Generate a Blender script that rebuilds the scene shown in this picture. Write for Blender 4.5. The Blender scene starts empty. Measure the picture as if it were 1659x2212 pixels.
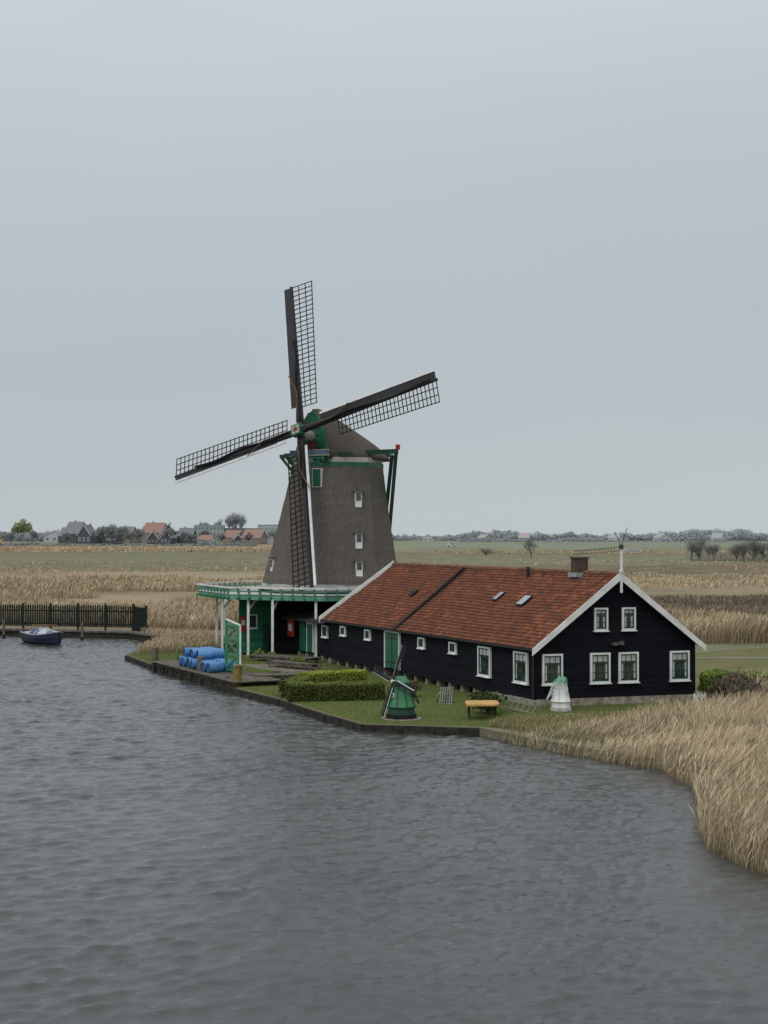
import bpy, math, random
import numpy as np
from mathutils import Vector, Matrix
random.seed(7); rng=np.random.default_rng(11)
V=Vector
scene=bpy.context.scene
COL=scene.collection
WL={}
# ------------------------------------------------------------------ materials
def nt(name):
    m=bpy.data.materials.new(name); m.use_nodes=True
    t=m.node_tree; b=t.nodes['Principled BSDF']
    return m,t,b
def c4(c): return (c[0],c[1],c[2],1)
def ramp(t,fac,stops,interp='LINEAR'):
    r=t.nodes.new('ShaderNodeValToRGB'); r.color_ramp.interpolation=interp
    e=r.color_ramp.elements
    while len(e)<len(stops): e.new(0.5)
    for i,(p,c) in enumerate(stops):
        e[i].position=p; e[i].color=c4(c)
    t.links.new(fac,r.inputs[0]); return r.outputs[0]
def noise(t,scale,detail=4,stretch=(1,1,1),rough=.55,coord='Object',rot=(0,0,0)):
    tc=t.nodes.new('ShaderNodeTexCoord'); mp=t.nodes.new('ShaderNodeMapping')
    mp.inputs['Scale'].default_value=stretch; mp.inputs['Rotation'].default_value=rot
    t.links.new(tc.outputs[coord],mp.inputs[0])
    n=t.nodes.new('ShaderNodeTexNoise'); n.inputs['Scale'].default_value=scale
    n.inputs['Detail'].default_value=detail; n.inputs['Roughness'].default_value=rough
    t.links.new(mp.outputs[0],n.inputs['Vector']); return n.outputs[0]
def mixc(t,fac,a,b,mode='MIX'):
    m=t.nodes.new('ShaderNodeMix'); m.data_type='RGBA'; m.blend_type=mode
    for s,val in ((m.inputs[0],fac),(m.inputs[6],a),(m.inputs[7],b)):
        if isinstance(val,(int,float)): s.default_value=val
        elif isinstance(val,tuple): s.default_value=c4(val)
        else: t.links.new(val,s)
    return m.outputs[2]
def math_(t,op,a,b=None,c=None):
    m=t.nodes.new('ShaderNodeMath'); m.operation=op
    for i,val in enumerate((a,b,c)):
        if val is None: continue
        if isinstance(val,(int,float)): m.inputs[i].default_value=val
        else: t.links.new(val,m.inputs[i])
    return m.outputs[0]
def bump(t,b,h,strength=.5,dist=.02,prev=None):
    n=t.nodes.new('ShaderNodeBump'); n.inputs['Strength'].default_value=strength; n.inputs['Distance'].default_value=dist
    t.links.new(h,n.inputs['Height'])
    if prev is not None: t.links.new(prev,n.inputs['Normal'])
    t.links.new(n.outputs[0],b.inputs['Normal']); return n.outputs[0]
def M(name,col,col2=None,rough=.7,scale=2.5,stretch=(1,1,1),bmp=0,bd=.02,bscale=None,metal=0,lo=.35,hi=.65):
    m,t,b=nt(name)
    if col2 is None: col2=tuple(x*.7 for x in col)
    f=noise(t,scale,5,stretch)
    t.links.new(ramp(t,f,[(lo,col2),(hi,col)]),b.inputs['Base Color'])
    b.inputs['Roughness'].default_value=rough; b.inputs['Metallic'].default_value=metal
    if rough>.6: b.inputs['Specular IOR Level'].default_value=.2
    if bmp: bump(t,b,noise(t,bscale or scale*4,5,stretch),bmp,bd)
    return m
def Mtint(name,a,bcol,rough=.8):
    m,t,b=nt(name)
    at=t.nodes.new('ShaderNodeAttribute'); at.attribute_name='tint'
    t.links.new(ramp(t,at.outputs['Fac'],[(0,bcol),(1,a)]),b.inputs['Base Color'])
    b.inputs['Roughness'].default_value=rough
    b.inputs['Specular IOR Level'].default_value=.15
    return m
white=M('white_paint',(.80,.81,.80),(.6,.61,.59),.5,1.5)
green=M('green_paint',(.012,.13,.065),(.009,.09,.045),.5,1.5)
green_d=M('dark_green_paint',(.012,.065,.038),(.008,.045,.027),.5,1.5)
green_l=M('light_green_paint',(.055,.25,.14),(.035,.18,.10),.5,1.2)
green_p=M('pale_green_paint',(.15,.34,.24),(.08,.24,.155),.6,1.5)
green_m=M('model_green_paint',(.06,.24,.10),(.035,.16,.065),.55,3)
red=M('red_paint',(.42,.025,.025),(.3,.02,.02),.5)
blue_p=M('blue_paint',(.06,.11,.2),(.16,.19,.22),.5,3)
blk=M('black_paint',(.012,.014,.018),(.006,.007,.010),.6,3)
blk_w=M('tarred_wood',(.018,.018,.02),(.009,.009,.011),.85,4,bmp=.3)
wood=M('weathered_wood',(.17,.155,.13),(.075,.066,.056),.85,2.5,(1,1,1),.5)
wood_d=M('dark_wet_wood',(.05,.045,.035),(.02,.018,.015),.8,3,bmp=.5)
wood_y=M('lichen_wood',(.3,.2,.05),(.09,.08,.06),.85,3,bmp=.5)
brick=M('brick_weathered',(.12,.075,.055),(.06,.045,.038),.9,5,bmp=.5)
stone=M('rubble_stone',(.38,.34,.28),(.16,.135,.11),.9,3.5,bmp=.8,bd=.05,bscale=6)
lead=M('lead_sheet',(.36,.38,.4),(.22,.24,.25),.5,4)
blue_b=M('blue_plastic',(.085,.26,.52),(.045,.17,.40),.4,1.5)
yellow=M('yellow_paint',(.60,.37,.13),(.42,.26,.09),.7,3)
navy=M('navy_paint',(.010,.016,.05),(.006,.010,.03),.35,2)
grey_l=M('pale_grey_deck',(.5,.5,.47),(.33,.33,.31),.7,2)
pathm=M('path_gravel',(.25,.22,.185),(.14,.12,.10),.95,1.2,bmp=.3)
curt=M('curtain_cloth',(.5,.52,.5),(.36,.38,.36),.9,6)
rope=M('rope',(.2,.13,.06),None,.9,5)
def glassm():
    m,t,b=nt('window_glass'); b.inputs['Roughness'].default_value=.06
    t.links.new(ramp(t,noise(t,1.8,2),[(.38,(.012,.024,.021)),(.66,(.075,.105,.095))]),b.inputs['Base Color'])
    b.inputs['Specular IOR Level'].default_value=.9
    return m
glass=glassm()
def thatchm(name,k=1.0):
    m,t,b=nt(name)
    f=noise(t,9,8,(1,1,.45),.7); g=noise(t,.45,5)
    s_=lambda c: tuple(x*k for x in c)
    c=ramp(t,f,[(.32,s_((.085,.074,.064))),(.68,s_((.185,.165,.147)))])
    c=mixc(t,ramp(t,g,[(.35,(0,0,0)),(.75,(.6,.6,.6))]),c,s_((.13,.117,.095)))
    g2=noise(t,1.3,6,(1,1,.35),.65); c=mixc(t,ramp(t,g2,[(.48,(0,0,0)),(.72,(.35,.35,.35))]),c,s_((.07,.06,.052)))
    t.links.new(c,b.inputs['Base Color'])
    b.inputs['Roughness'].default_value=.95; b.inputs['Specular IOR Level'].default_value=.1
    bump(t,b,noise(t,13,7,(1,1,.4),.75),.8,.05); return m
thatch=thatchm('thatch'); thatch_c=thatchm('cap_thatch',.78)
def boardm(name,a,bc,per=.21,axis=2):
    m,t,b=nt(name)
    tc=t.nodes.new('ShaderNodeTexCoord'); s=t.nodes.new('ShaderNodeSeparateXYZ'); t.links.new(tc.outputs['Object'],s.inputs[0])
    z=math_(t,'MULTIPLY',s.outputs[axis],1/per); fr=math_(t,'FRACT',z); fl=math_(t,'FLOOR',z)
    wn=t.nodes.new('ShaderNodeTexWhiteNoise'); wn.noise_dimensions='1D'; t.links.new(fl,wn.inputs['W'])
    f=noise(t,2,5,(1,1,6))
    c=ramp(t,f,[(.3,bc),(.7,a)])
    c=mixc(t,math_(t,'MULTIPLY',wn.outputs[0],.5),c,tuple(x*1.7 for x in a))
    c=mixc(t,ramp(t,fr,[(0,(1,1,1)),(.12,(0,0,0)),(1,(.0,.0,.0))]),c,tuple(x*.2 for x in bc))
    t.links.new(c,b.inputs['Base Color']); b.inputs['Roughness'].default_value=.8
    b.inputs['Specular IOR Level'].default_value=.1
    inv=math_(t,'SUBTRACT',1,fr)
    bump(t,b,inv,.9,.05); return m
black_boards=boardm('black_weatherboard',(.0062,.0070,.0105),(.0028,.0032,.005))
green_boards=boardm('green_weatherboard',(.035,.17,.095),(.022,.12,.068),.2)
def tilem(name,A,Bc,D):
    m,t,b=nt(name)
    uv=t.nodes.new('ShaderNodeUVMap'); mp=t.nodes.new('ShaderNodeVectorMath'); mp.operation='MULTIPLY'
    mp.inputs[1].default_value=(1/.24,1/.244,1); t.links.new(uv.outputs[0],mp.inputs[0])
    fl=t.nodes.new('ShaderNodeVectorMath'); fl.operation='FLOOR'; t.links.new(mp.outputs[0],fl.inputs[0])
    wn=t.nodes.new('ShaderNodeTexWhiteNoise'); wn.noise_dimensions='3D'; t.links.new(fl.outputs[0],wn.inputs['Vector'])
    c=ramp(t,wn.outputs[0],[(0,Bc),(.28,tuple((x+y)/2 for x,y in zip(A,Bc))),(.75,A),(1,(A[0]*1.4,A[1]*1.6,A[2]*1.8))])
    n=noise(t,1.3,9,rough=.8); c=mixc(t,ramp(t,n,[(.45,(0,0,0)),(.62,(.85,.85,.85))]),c,D)
    n2=noise(t,.3,4); c=mixc(t,ramp(t,n2,[(.42,(0,0,0)),(.66,(.6,.6,.6))]),c,(A[0]*.55,A[1]*.68,A[2]*.8))
    n3=noise(t,3.5,5,rough=.7); c=mixc(t,ramp(t,n3,[(.55,(0,0,0)),(.7,(.55,.55,.55))]),c,(.23,.15,.09))
    # soot stain running down beside the seam
    s0=t.nodes.new('ShaderNodeSeparateXYZ'); t.links.new(uv.outputs[0],s0.inputs[0])
    dist=math_(t,'ABSOLUTE',math_(t,'SUBTRACT',math_(t,'ADD',s0.outputs[0],math_(t,'MULTIPLY',noise(t,1.5,4),.6)),17.0))
    c=mixc(t,ramp(t,dist,[(.15,(.85,.85,.85)),(.7,(0,0,0))]),c,(.05,.036,.03))
    fr=t.nodes.new('ShaderNodeVectorMath'); fr.operation='FRACTION'; t.links.new(mp.outputs[0],fr.inputs[0])
    s=t.nodes.new('ShaderNodeSeparateXYZ'); t.links.new(fr.outputs[0],s.inputs[0])
    c=mixc(t,ramp(t,s.outputs[1],[(0,(.75,.75,.75)),(.16,(0,0,0))]),c,tuple(x*.25 for x in Bc))
    c=mixc(t,ramp(t,s.outputs[0],[(0,(.5,.5,.5)),(.2,(0,0,0))]),c,tuple(x*.35 for x in Bc))
    t.links.new(c,b.inputs['Base Color']); b.inputs['Roughness'].default_value=.9; b.inputs['Specular IOR Level'].default_value=.12
    return m
tile=tilem('clay_pantiles',(.30,.106,.057),(.14,.057,.037),(.075,.05,.038))
# ------------------------------------------------------------------ mesh builder
class MB:
    def __init__(s): s.v=[]; s.f=[]; s.m=[]
    def add(s,vs,fs,mi=0):
        o=len(s.v); s.v+= [tuple(x) for x in vs]; s.f+=[tuple(i+o for i in f) for f in fs]; s.m+=[mi]*len(fs); return s
    def box(s,c,ax,ay,az,mi=0):
        c,ax,ay,az=V(c),V(ax),V(ay),V(az)
        vs=[c+ax*i+ay*j+az*k for k in(-.5,.5) for j in(-.5,.5) for i in(-.5,.5)]
        return s.add(vs,[(0,2,3,1),(4,5,7,6),(0,1,5,4),(2,6,7,3),(0,4,6,2),(1,3,7,5)],mi)
    def beam(s,p,q,w,h,up=(0,0,1),mi=0,w2=None,h2=None):
        p,q=V(p),V(q); d=(q-p).normalized(); up=V(up)
        if abs(d.dot(up.normalized()))>.98: up=V((0,1,0))
        r=d.cross(up).normalized(); u=r.cross(d).normalized()
        w2=w if w2 is None else w2; h2=h if h2 is None else h2
        vs=[]
        for P,a,b in((p,w,h),(q,w2,h2)):
            for i,j in((-1,-1),(1,-1),(1,1),(-1,1)): vs.append(P+r*i*a/2+u*j*b/2)
        return s.add(vs,[(3,2,1,0),(4,5,6,7),(0,1,5,4),(1,2,6,5),(2,3,7,6),(3,0,4,7)],mi)
    def cyl(s,p,q,r1,r2=None,n=10,mi=0):
        r2=r1 if r2 is None else r2; p,q=V(p),V(q); d=(q-p).normalized()
        up=V((0,0,1)) if abs(d.z)<.9 else V((1,0,0)); a=d.cross(up).normalized(); b=a.cross(d)
        vs=[]
        for P,r in((p,r1),(q,r2)):
            for i in range(n):
                t=2*math.pi*i/n; vs.append(P+a*math.cos(t)*r+b*math.sin(t)*r)
        fs=[(i,(i+1)%n,(i+1)%n+n,i+n) for i in range(n)]+[tuple(range(n-1,-1,-1)),tuple(range(n,2*n))]
        return s.add(vs,fs,mi)
    def rings(s,rs,closed=True,cap=True,mi=0):
        n=len(rs[0]); vs=[p for r in rs for p in r]; fs=[]
        for k in range(len(rs)-1):
            for i in range(n if closed else n-1):
                j=(i+1)%n; fs.append((k*n+i,k*n+j,(k+1)*n+j,(k+1)*n+i))
        if cap: fs+= [tuple(range(n-1,-1,-1)),tuple(range((len(rs)-1)*n,len(rs)*n))]
        return s.add(vs,fs,mi)
    def ext(s,poly,off,mi=0):
        off=V(off); n=len(poly); vs=[V(p) for p in poly]+[V(p)+off for p in poly]
        fs=[tuple(range(n-1,-1,-1)),tuple(range(n,2*n))]+[(i,(i+1)%n,(i+1)%n+n,i+n) for i in range(n)]
        return s.add(vs,fs,mi)
def meta(o,label,cat,group=None,kind=None):
    if label: o['label']=label
    if cat: o['category']=cat
    if group: o['group']=group
    if kind: o['kind']=kind
    return o
def fixn(me):
    import bmesh
    bm=bmesh.new(); bm.from_mesh(me); bmesh.ops.recalc_face_normals(bm,faces=bm.faces); bm.to_mesh(me); bm.free()
def O(name,mb,mats,parent=None,smooth=False,label=None,cat=None,group=None,origin=None,fix=True,kind=None):
    arr=np.array([tuple(x) for x in mb.v],dtype=float)
    if origin is None:
        origin=V(((arr[:,0].min()+arr[:,0].max())/2,(arr[:,1].min()+arr[:,1].max())/2,arr[:,2].min()))
    origin=V(origin); arr=arr-np.array(origin)
    me=bpy.data.meshes.new(name); me.from_pydata(arr.tolist(),[],mb.f); 
    if not isinstance(mats,(list,tuple)): mats=[mats]
    for m in mats: me.materials.append(m)
    me.polygons.foreach_set('material_index',mb.m)
    if fix: fixn(me)
    if smooth: me.polygons.foreach_set('use_smooth',[True]*len(me.polygons))
    me.update()
    o=bpy.data.objects.new(name,me); COL.objects.link(o)
    WL[o.name]=origin
    if parent is not None: o.parent=parent; o.location=origin-WL[parent.name]
    else: o.location=origin
    meta(o,label,cat,group,kind); return o
def E(name,loc,label,cat,group=None):
    o=bpy.data.objects.new(name,None); COL.objects.link(o); o.location=loc; WL[o.name]=V(loc); o.empty_display_size=.5
    return meta(o,label,cat,group)
def copy_thing(o,loc,rotz=0,scale=1,label=None):
    n=o.copy(); COL.objects.link(n); n.location=loc; n.rotation_euler=(0,0,rotz); n.scale=(scale,)*3
    WL[n.name]=V(loc)
    if label: n['label']=label
    for ch in list(o.children):
        c=ch.copy(); COL.objects.link(c); c.parent=n
        for g in list(ch.children):
            k=g.copy(); COL.objects.link(k); k.parent=c
    return n
def npmesh(name,verts,quads,mat,tint=None,smooth=False):
    me=bpy.data.meshes.new(name); nv=len(verts); nq=len(quads)
    me.vertices.add(nv); me.vertices.foreach_set('co',verts.astype(np.float32).ravel())
    me.loops.add(nq*4); me.loops.foreach_set('vertex_index',quads.astype(np.int32).ravel())
    me.polygons.add(nq); me.polygons.foreach_set('loop_start',np.arange(nq,dtype=np.int32)*4)
    me.polygons.foreach_set('loop_total',np.full(nq,4,dtype=np.int32))
    if smooth: me.polygons.foreach_set('use_smooth',np.ones(nq,dtype=bool))
    me.update(calc_edges=True)
    if tint is not None:
        a=me.color_attributes.new('tint','FLOAT_COLOR','POINT')
        c=np.ones((nv,4),dtype=np.float32); c[:,0]=c[:,1]=c[:,2]=tint; a.data.foreach_set('color',c.ravel())
    me.materials.append(mat); return me
def linkme(name,me,parent=None,loc=(0,0,0),**k):
    o=bpy.data.objects.new(name,me); COL.objects.link(o); o.location=loc; WL[o.name]=V(loc)
    if parent is not None: o.parent=parent; o.location=V(loc); WL[o.name]=WL[parent.name]+V(loc)
    meta(o,k.get('label'),k.get('cat'),k.get('group'),k.get('kind')); return o
def leafmesh(name,pts,size,mat,tint=None,elong=1.0,seed=0,dirs=None):
    r=np.random.default_rng(seed); n=len(pts)
    a=r.normal(size=(n,3)); a/=np.linalg.norm(a,axis=1)[:,None]
    if dirs is not None: a=dirs+.35*a; a/=np.linalg.norm(a,axis=1)[:,None]
    b=r.normal(size=(n,3)); b-= (a*b).sum(1)[:,None]*a; b/=np.linalg.norm(b,axis=1)[:,None]
    s=size*r.uniform(.6,1.3,n)[:,None]; a=a*s*elong/2; b=b*s/2
    v=np.stack([pts-a-b,pts+a-b*.6,pts+a+b*.6,pts-a+b],1).reshape(-1,3)
    q=np.arange(n*4).reshape(n,4)
    if tint is None: tint=r.uniform(0,1,n)
    return npmesh(name,v,q,mat,np.repeat(tint,4))
def inpoly(p,poly):
    x,y=p[:,0],p[:,1]; r=np.zeros(len(p),bool); n=len(poly)
    for i in range(n):
        x1,y1=poly[i]; x2,y2=poly[(i+1)%n]
        c=((y1>y)!=(y2>y))&(x<(x2-x1)*(y-y1)/((y2-y1)+1e-12)+x1); r^=c
    return r
def sample(poly,n,seed=0):
    r=np.random.default_rng(seed); P=np.array(poly); lo=P.min(0); hi=P.max(0); out=[]
    tot=0
    while tot<n:
        p=r.uniform(lo,hi,(n,2)); p=p[inpoly(p,poly)]; out.append(p); tot+=len(p)
    return np.concatenate(out)[:n]
def tz(y): return .7+max(0,min(1,(y-200)/800))*3.0
def vnoise(x,y,s,seed=0):
    r=np.random.default_rng(seed); g=r.uniform(0,1,(64,64)); u=np.asarray(x)/s; w=np.asarray(y)/s
    i=np.floor(u).astype(int); j=np.floor(w).astype(int); fu=u-i; fw=w-j; fu=fu*fu*(3-2*fu); fw=fw*fw*(3-2*fw)
    G=lambda a,b: g[a%64,b%64]
    return (G(i,j)*(1-fu)+G(i+1,j)*fu)*(1-fw)+(G(i,j+1)*(1-fu)+G(i+1,j+1)*fu)*fw
# ------------------------------------------------------------------ camera / light / world
cam=bpy.data.cameras.new('camera'); co=bpy.data.objects.new('camera',cam); COL.objects.link(co)
cam.sensor_fit='VERTICAL'; cam.sensor_height=24; cam.lens=24*3320/2212; cam.clip_end=20000
co.location=(0,0,9); co.rotation_euler=(math.radians(90.863),0,0); scene.camera=co
scene.view_settings.view_transform='Standard'
w=bpy.data.worlds.new('World'); scene.world=w; w.use_nodes=True; t=w.node_tree
bg=t.nodes['Background']
tc=t.nodes.new('ShaderNodeTexCoord'); sp=t.nodes.new('ShaderNodeSeparateXYZ'); t.links.new(tc.outputs['Generated'],sp.inputs[0])
n1=noise(t,2.2,5,(1,1,3.5),.5,'Generated')
zz=math_(t,'ADD',sp.outputs[2],math_(t,'MULTIPLY',math_(t,'SUBTRACT',n1,.5),.10))
zz=math_(t,'ADD',zz,math_(t,'MULTIPLY',sp.outputs[0],-.10))
g=ramp(t,zz,[(0,(.525,.578,.592)),(.06,(.48,.542,.57)),(.14,(.455,.53,.57)),(.22,(.495,.56,.612)),(.33,(.61,.685,.745)),(.6,(.95,.98,1.0)),(1,(1.1,1.1,1.08))])
n3=noise(t,1.6,4,(1,1,2.5),.5,'Generated')
g=mixc(t,ramp(t,n3,[(.4,(0,0,0)),(.7,(.4,.4,.4))]),g,(.53,.56,.605))
sky=t.nodes.new('ShaderNodeTexSky'); sky.sky_type='NISHITA'; sky.sun_disc=False
sky.sun_elevation=math.radians(48); sky.sun_rotation=math.radians(215); sky.dust_density=5
skm=t.nodes.new('ShaderNodeVectorMath'); skm.operation='SCALE'; skm.inputs['Scale'].default_value=.08; t.links.new(sky.outputs[0],skm.inputs[0])
g2=mixc(t,.05,g,skm.outputs[0])
t.links.new(g2,bg.inputs[0]); bg.inputs[1].default_value=1.0
sl=bpy.data.lights.new('sun','SUN'); sl.energy=.8; sl.angle=math.radians(25); sl.color=(1,.97,.93)
so=bpy.data.objects.new('sun',sl); COL.objects.link(so); so.rotation_euler=(math.radians(42),0,math.radians(-35))
# ------------------------------------------------------------------ water
WZ=.25
def water():
    m,t,b=nt('river_water')
    b.inputs['IOR'].default_value=1.36
    b.inputs['Roughness'].default_value=.03
    t.links.new(ramp(t,noise(t,.09,5,(1,1.6,1)),[(.3,(.042,.046,.046)),(.7,(.064,.068,.065))]),b.inputs['Base Color'])
    p=bump(t,b,noise(t,5,7,(1,2.0,1),.68,rot=(0,0,.45)),.5,.045)
    n=1024; L=128.; k1=2*np.pi*np.fft.fftfreq(n,L/n); kx,ky=np.meshgrid(k1,k1,indexing='ij'); k=np.hypot(kx,ky); k[0,0]=1
    wd=np.array([.42,-.907]); wd/=np.hypot(*wd)
    cs=(kx*wd[0]+ky*wd[1])/k
    ph=np.exp(-1/(k*.185)**2)/k**3.7*(.07+cs**4); ph[0,0]=0
    r=np.random.default_rng(5); Z=(r.normal(size=(n,n))+1j*r.normal(size=(n,n)))
    H=Z*np.sqrt(ph)
    sx=np.fft.ifft2(1j*kx*H).real; sy=np.fft.ifft2(1j*ky*H).real
    s=.235/math.sqrt((sx**2+sy**2).mean())
    h=np.fft.ifft2(H).real*s
    dx=np.fft.ifft2(-1j*kx/k*H).real*s; dy=np.fft.ifft2(-1j*ky/k*H).real*s
    nx=520; ny=976; x0,y0=-43.,22.
    X=x0+np.arange(nx)*.125; Y=y0+np.arange(ny)*.125; XX,YY=np.meshgrid(X,Y,indexing='ij')
    g=.55+.45*vnoise(XX+100,YY,11,3)+.4*vnoise(XX+100,YY,4.3,8)
    v=np.stack([XX-dx[:nx,:ny]*g*1.1,YY-dy[:nx,:ny]*g*1.1,WZ+h[:nx,:ny]*g],2).reshape(-1,3)
    idx=np.arange(nx*ny).reshape(nx,ny)
    q=np.stack([idx[:-1,:-1],idx[1:,:-1],idx[1:,1:],idx[:-1,1:]],2).reshape(-1,4)
    x1,y1=X[-1],Y[-1]; B=3000; k0=len(v)
    ex=np.array([(a,b_,WZ) for b_ in(-200,y0,y1,220) for a in(-B,x0,x1,B)],float)
    eq=[]
    for j in range(3):
        for i in range(3):
            if (i,j)!=(1,1): a=j*4+i; eq.append((k0+a,k0+a+1,k0+a+5,k0+a+4))
    me=npmesh('river_water',np.concatenate([v,ex]),np.concatenate([q,np.array(eq)]),m,smooth=True)
    linkme('water',me,kind='structure')
water()
# ------------------------------------------------------------------ ground
SC=.972
def sc(l): return [(x*SC,y*SC) for x,y in l]
shore=sc([(-18.6,111),(-14.7,100.9),(-10.9,92.8),(-8.07,86.4),(-5.65,81.6),(-2.9,74.7),(-.96,70.5),(4.27,69.2),(6.1,65.8),(8.6,62),(10.8,59.0),(11.3,54.9),(10.8,51.2),(9.9,46.4),(9.6,44),(10.2,41.8),(10.8,40.2),(12.5,35),(16,28),(30,18)])+[(3000,-20)]
back=[(-3000,200),(-3000,175),(-200,165),(-60,139.5),(-35,135),(-21.3,130),(-17.5,124),(-18.2,114)]
def groundmat():
    m,t,b=nt('polder_ground')
    tc=t.nodes.new('ShaderNodeTexCoord'); s=t.nodes.new('ShaderNodeSeparateXYZ'); t.links.new(tc.outputs['Object'],s.inputs[0])
    n=noise(t,.012,7,(.7,1.6,1),.66); n2=noise(t,.15,6,(1,.5,1),.65)
    y=math_(t,'MULTIPLY',s.outputs[1],math_(t,'ADD',.70,math_(t,'MULTIPLY',n,.60)))
    sv=math_(t,'DIVIDE',120,y)
    straw=(.40,.325,.215); tan=(.29,.235,.16); olive=(.16,.16,.10); brown=(.15,.122,.085); gg=(.18,.20,.13); field=(.22,.265,.20)
    cl=ramp(t,sv,[(.06,field),(.13,gg),(.15,straw),(.175,straw),(.195,olive),(.25,gg),(.33,olive),(.36,tan),(.40,straw),(.47,tan),(.52,brown),(.6,straw),(.75,tan),(1,brown)])
    cr=ramp(t,sv,[(.06,field),(.155,field),(.176,gg),(.188,tan),(.2,olive),(.27,gg),(.32,brown),(.38,brown),(.45,tan),(.52,straw),(.60,brown),(.74,brown),(.8,tan),(.98,olive),(1,gg)])
    xf=math_(t,'ADD',math_(t,'MULTIPLY',s.outputs[0],.03),.5); xf=ramp(t,xf,[(0,(0,0,0)),(1,(1,1,1))])
    c=mixc(t,xf,cl,cr)
    n4=noise(t,.03,6,(.5,2.0,1),.65); c=mixc(t,ramp(t,n4,[(.47,(0,0,0)),(.62,(.5,.5,.5))]),c,(.14,.132,.085))
    c=mixc(t,ramp(t,n2,[(.42,(0,0,0)),(.66,(.5,.5,.5))]),c,(.32,.265,.175))
    n5=noise(t,1.2,5); c=mixc(t,ramp(t,n5,[(.3,(.3,.3,.3)),(.6,(0,0,0))]),c,(.07,.06,.04))
    t.links.new(c,b.inputs['Base Color']); b.inputs['Roughness'].default_value=.95; b.inputs['Specular IOR Level'].default_value=.05
    bump(t,b,n5,.5,.2); return m
gm=groundmat()
def ground():
    mb=MB(); poly=shore+[(3000,200)]+back
    Z=.6; n=len(poly)
    mb.add([(x,y,Z) for x,y in poly],[tuple(range(n))])
    ys=[200,300,400,600,800,1000,1500,3000,9000]
    for a,c in zip(ys[:-1],ys[1:]):
        za=Z+max(0,min(1,(a-200)/800))*3.0; zc=Z+max(0,min(1,(c-200)/800))*3.0
        mb.add([(-3000 if a==200 else -9000,a,za),(3000 if a==200 else 9000,a,za),(9000,c,zc),(-9000,c,zc)],[(0,1,2,3)])
    sk=[back[-i] for i in range(1,8)][::-1]+shore
    for p,q in zip(sk[:-1],sk[1:]):
        mb.add([(p[0],p[1],Z),(q[0],q[1],Z),(q[0],q[1],-.6),(p[0],p[1],-.6)],[(0,1,2,3)])
    import bmesh
    o=O('ground',mb,gm,origin=(0,0,0),fix=False,kind='structure')
    bm=bmesh.new(); bm.from_mesh(o.data); bmesh.ops.remove_doubles(bm,verts=bm.verts,dist=.001); bmesh.ops.triangulate(bm,faces=[f for f in bm.faces if len(f.verts)>4]); bmesh.ops.recalc_face_normals(bm,faces=bm.faces)
    bm.to_mesh(o.data); bm.free()
ground()
def grassm(name,a,bb,d):
    m,t,b=nt(name); n=noise(t,.5,5); n2=noise(t,6,6,rough=.7)
    c=ramp(t,n2,[(.3,bb),(.68,a)]); c=mixc(t,ramp(t,n,[(.42,(0,0,0)),(.66,(.7,.7,.7))]),c,d)
    t.links.new(c,b.inputs['Base Color']); b.inputs['Roughness'].default_value=.95; b.inputs['Specular IOR Level'].default_value=.05
    bump(t,b,n2,.7,.06); return m
lawnm=grassm('lawn_grass',(.13,.165,.045),(.065,.09,.026),(.12,.12,.055))
meadm=grassm('meadow_grass',(.17,.18,.075),(.10,.11,.05),(.19,.165,.09))
def sheet(name,poly,z,mat):
    mb=MB(); mb.add([(x,y,z) for x,y in poly],[tuple(range(len(poly)))])
    o=O(name,mb,mat,origin=(0,0,0),fix=False,kind='structure')
    import bmesh
    bm=bmesh.new(); bm.from_mesh(o.data); bmesh.ops.triangulate(bm,faces=bm.faces); bm.normal_update()
    for f in bm.faces:
        if f.normal.z<0: f.normal_flip()
    bm.to_mesh(o.data); bm.free(); return o
lawnp=sc([(-18.4,111),(-14.6,101),(-10.8,92.9),(-8.0,86.6),(-5.55,81.8),(-2.8,74.9),(-.9,70.65),(4.3,69.4)])+[(6.6,66.5),(17,73),(16,78),(6,90),(-3,108),(-14,112),(-17,114)]
sheet('lawn',lawnp,.606,lawnm)
sheet('meadow',[(17.0,79),(17.0,95),(22,110),(30,116),(60,112),(60,84),(26,80)],.606,meadm)
sheet('path',[(-22,131),(-12,126),(6,122),(6,127),(-8,131),(-22,137),(-60,147),(-60,141)],.612,pathm)
sheet('garden_path',[(-9.5,100),(-5.5,101),(-4.6,97),(-2.6,93),(-4,92.2),(-7.5,96)],.612,pathm)
sheet('ditch_water',[(19.5,105.2),(24,106.4),(60,104),(60,102),(24,104.9)],.615,M('ditch_surface',(.22,.23,.23),(.15,.15,.15),.15,.5))
bulk=MB()
seg=shore[0:8]
for p,q in zip(seg[:-1],seg[1:]):
    P=V((p[0],p[1],0)); Q=V((q[0],q[1],0)); d=(Q-P).normalized(); nrm=V((d.y,-d.x,0)); 
    if nrm.dot(V((-1,-1,0)))<0: nrm=-nrm
    off=nrm*.06
    bulk.beam(P+off+V((0,0,.16)),Q+off+V((0,0,.16)),.07,.84,mi=0)
    L=(Q-P).length; k=max(1,int(L/1.3))
    for i in range(k):
        X=P+d*(i+random.uniform(.2,.5))*L/k+nrm*.12; bulk.cyl(X-V((0,0,.5)),X+V((0,0,.55+random.uniform(-.12,.06))),.06,.055,6)
O('shore_boarding',bulk,wood_d,label='dark wooden boards and stakes edging the lawn above the water',cat='retaining wall')
bulk=MB()
seg=[(-60,139.5),(-35,135),(-21.3,130),(-17.5,124)]
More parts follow.
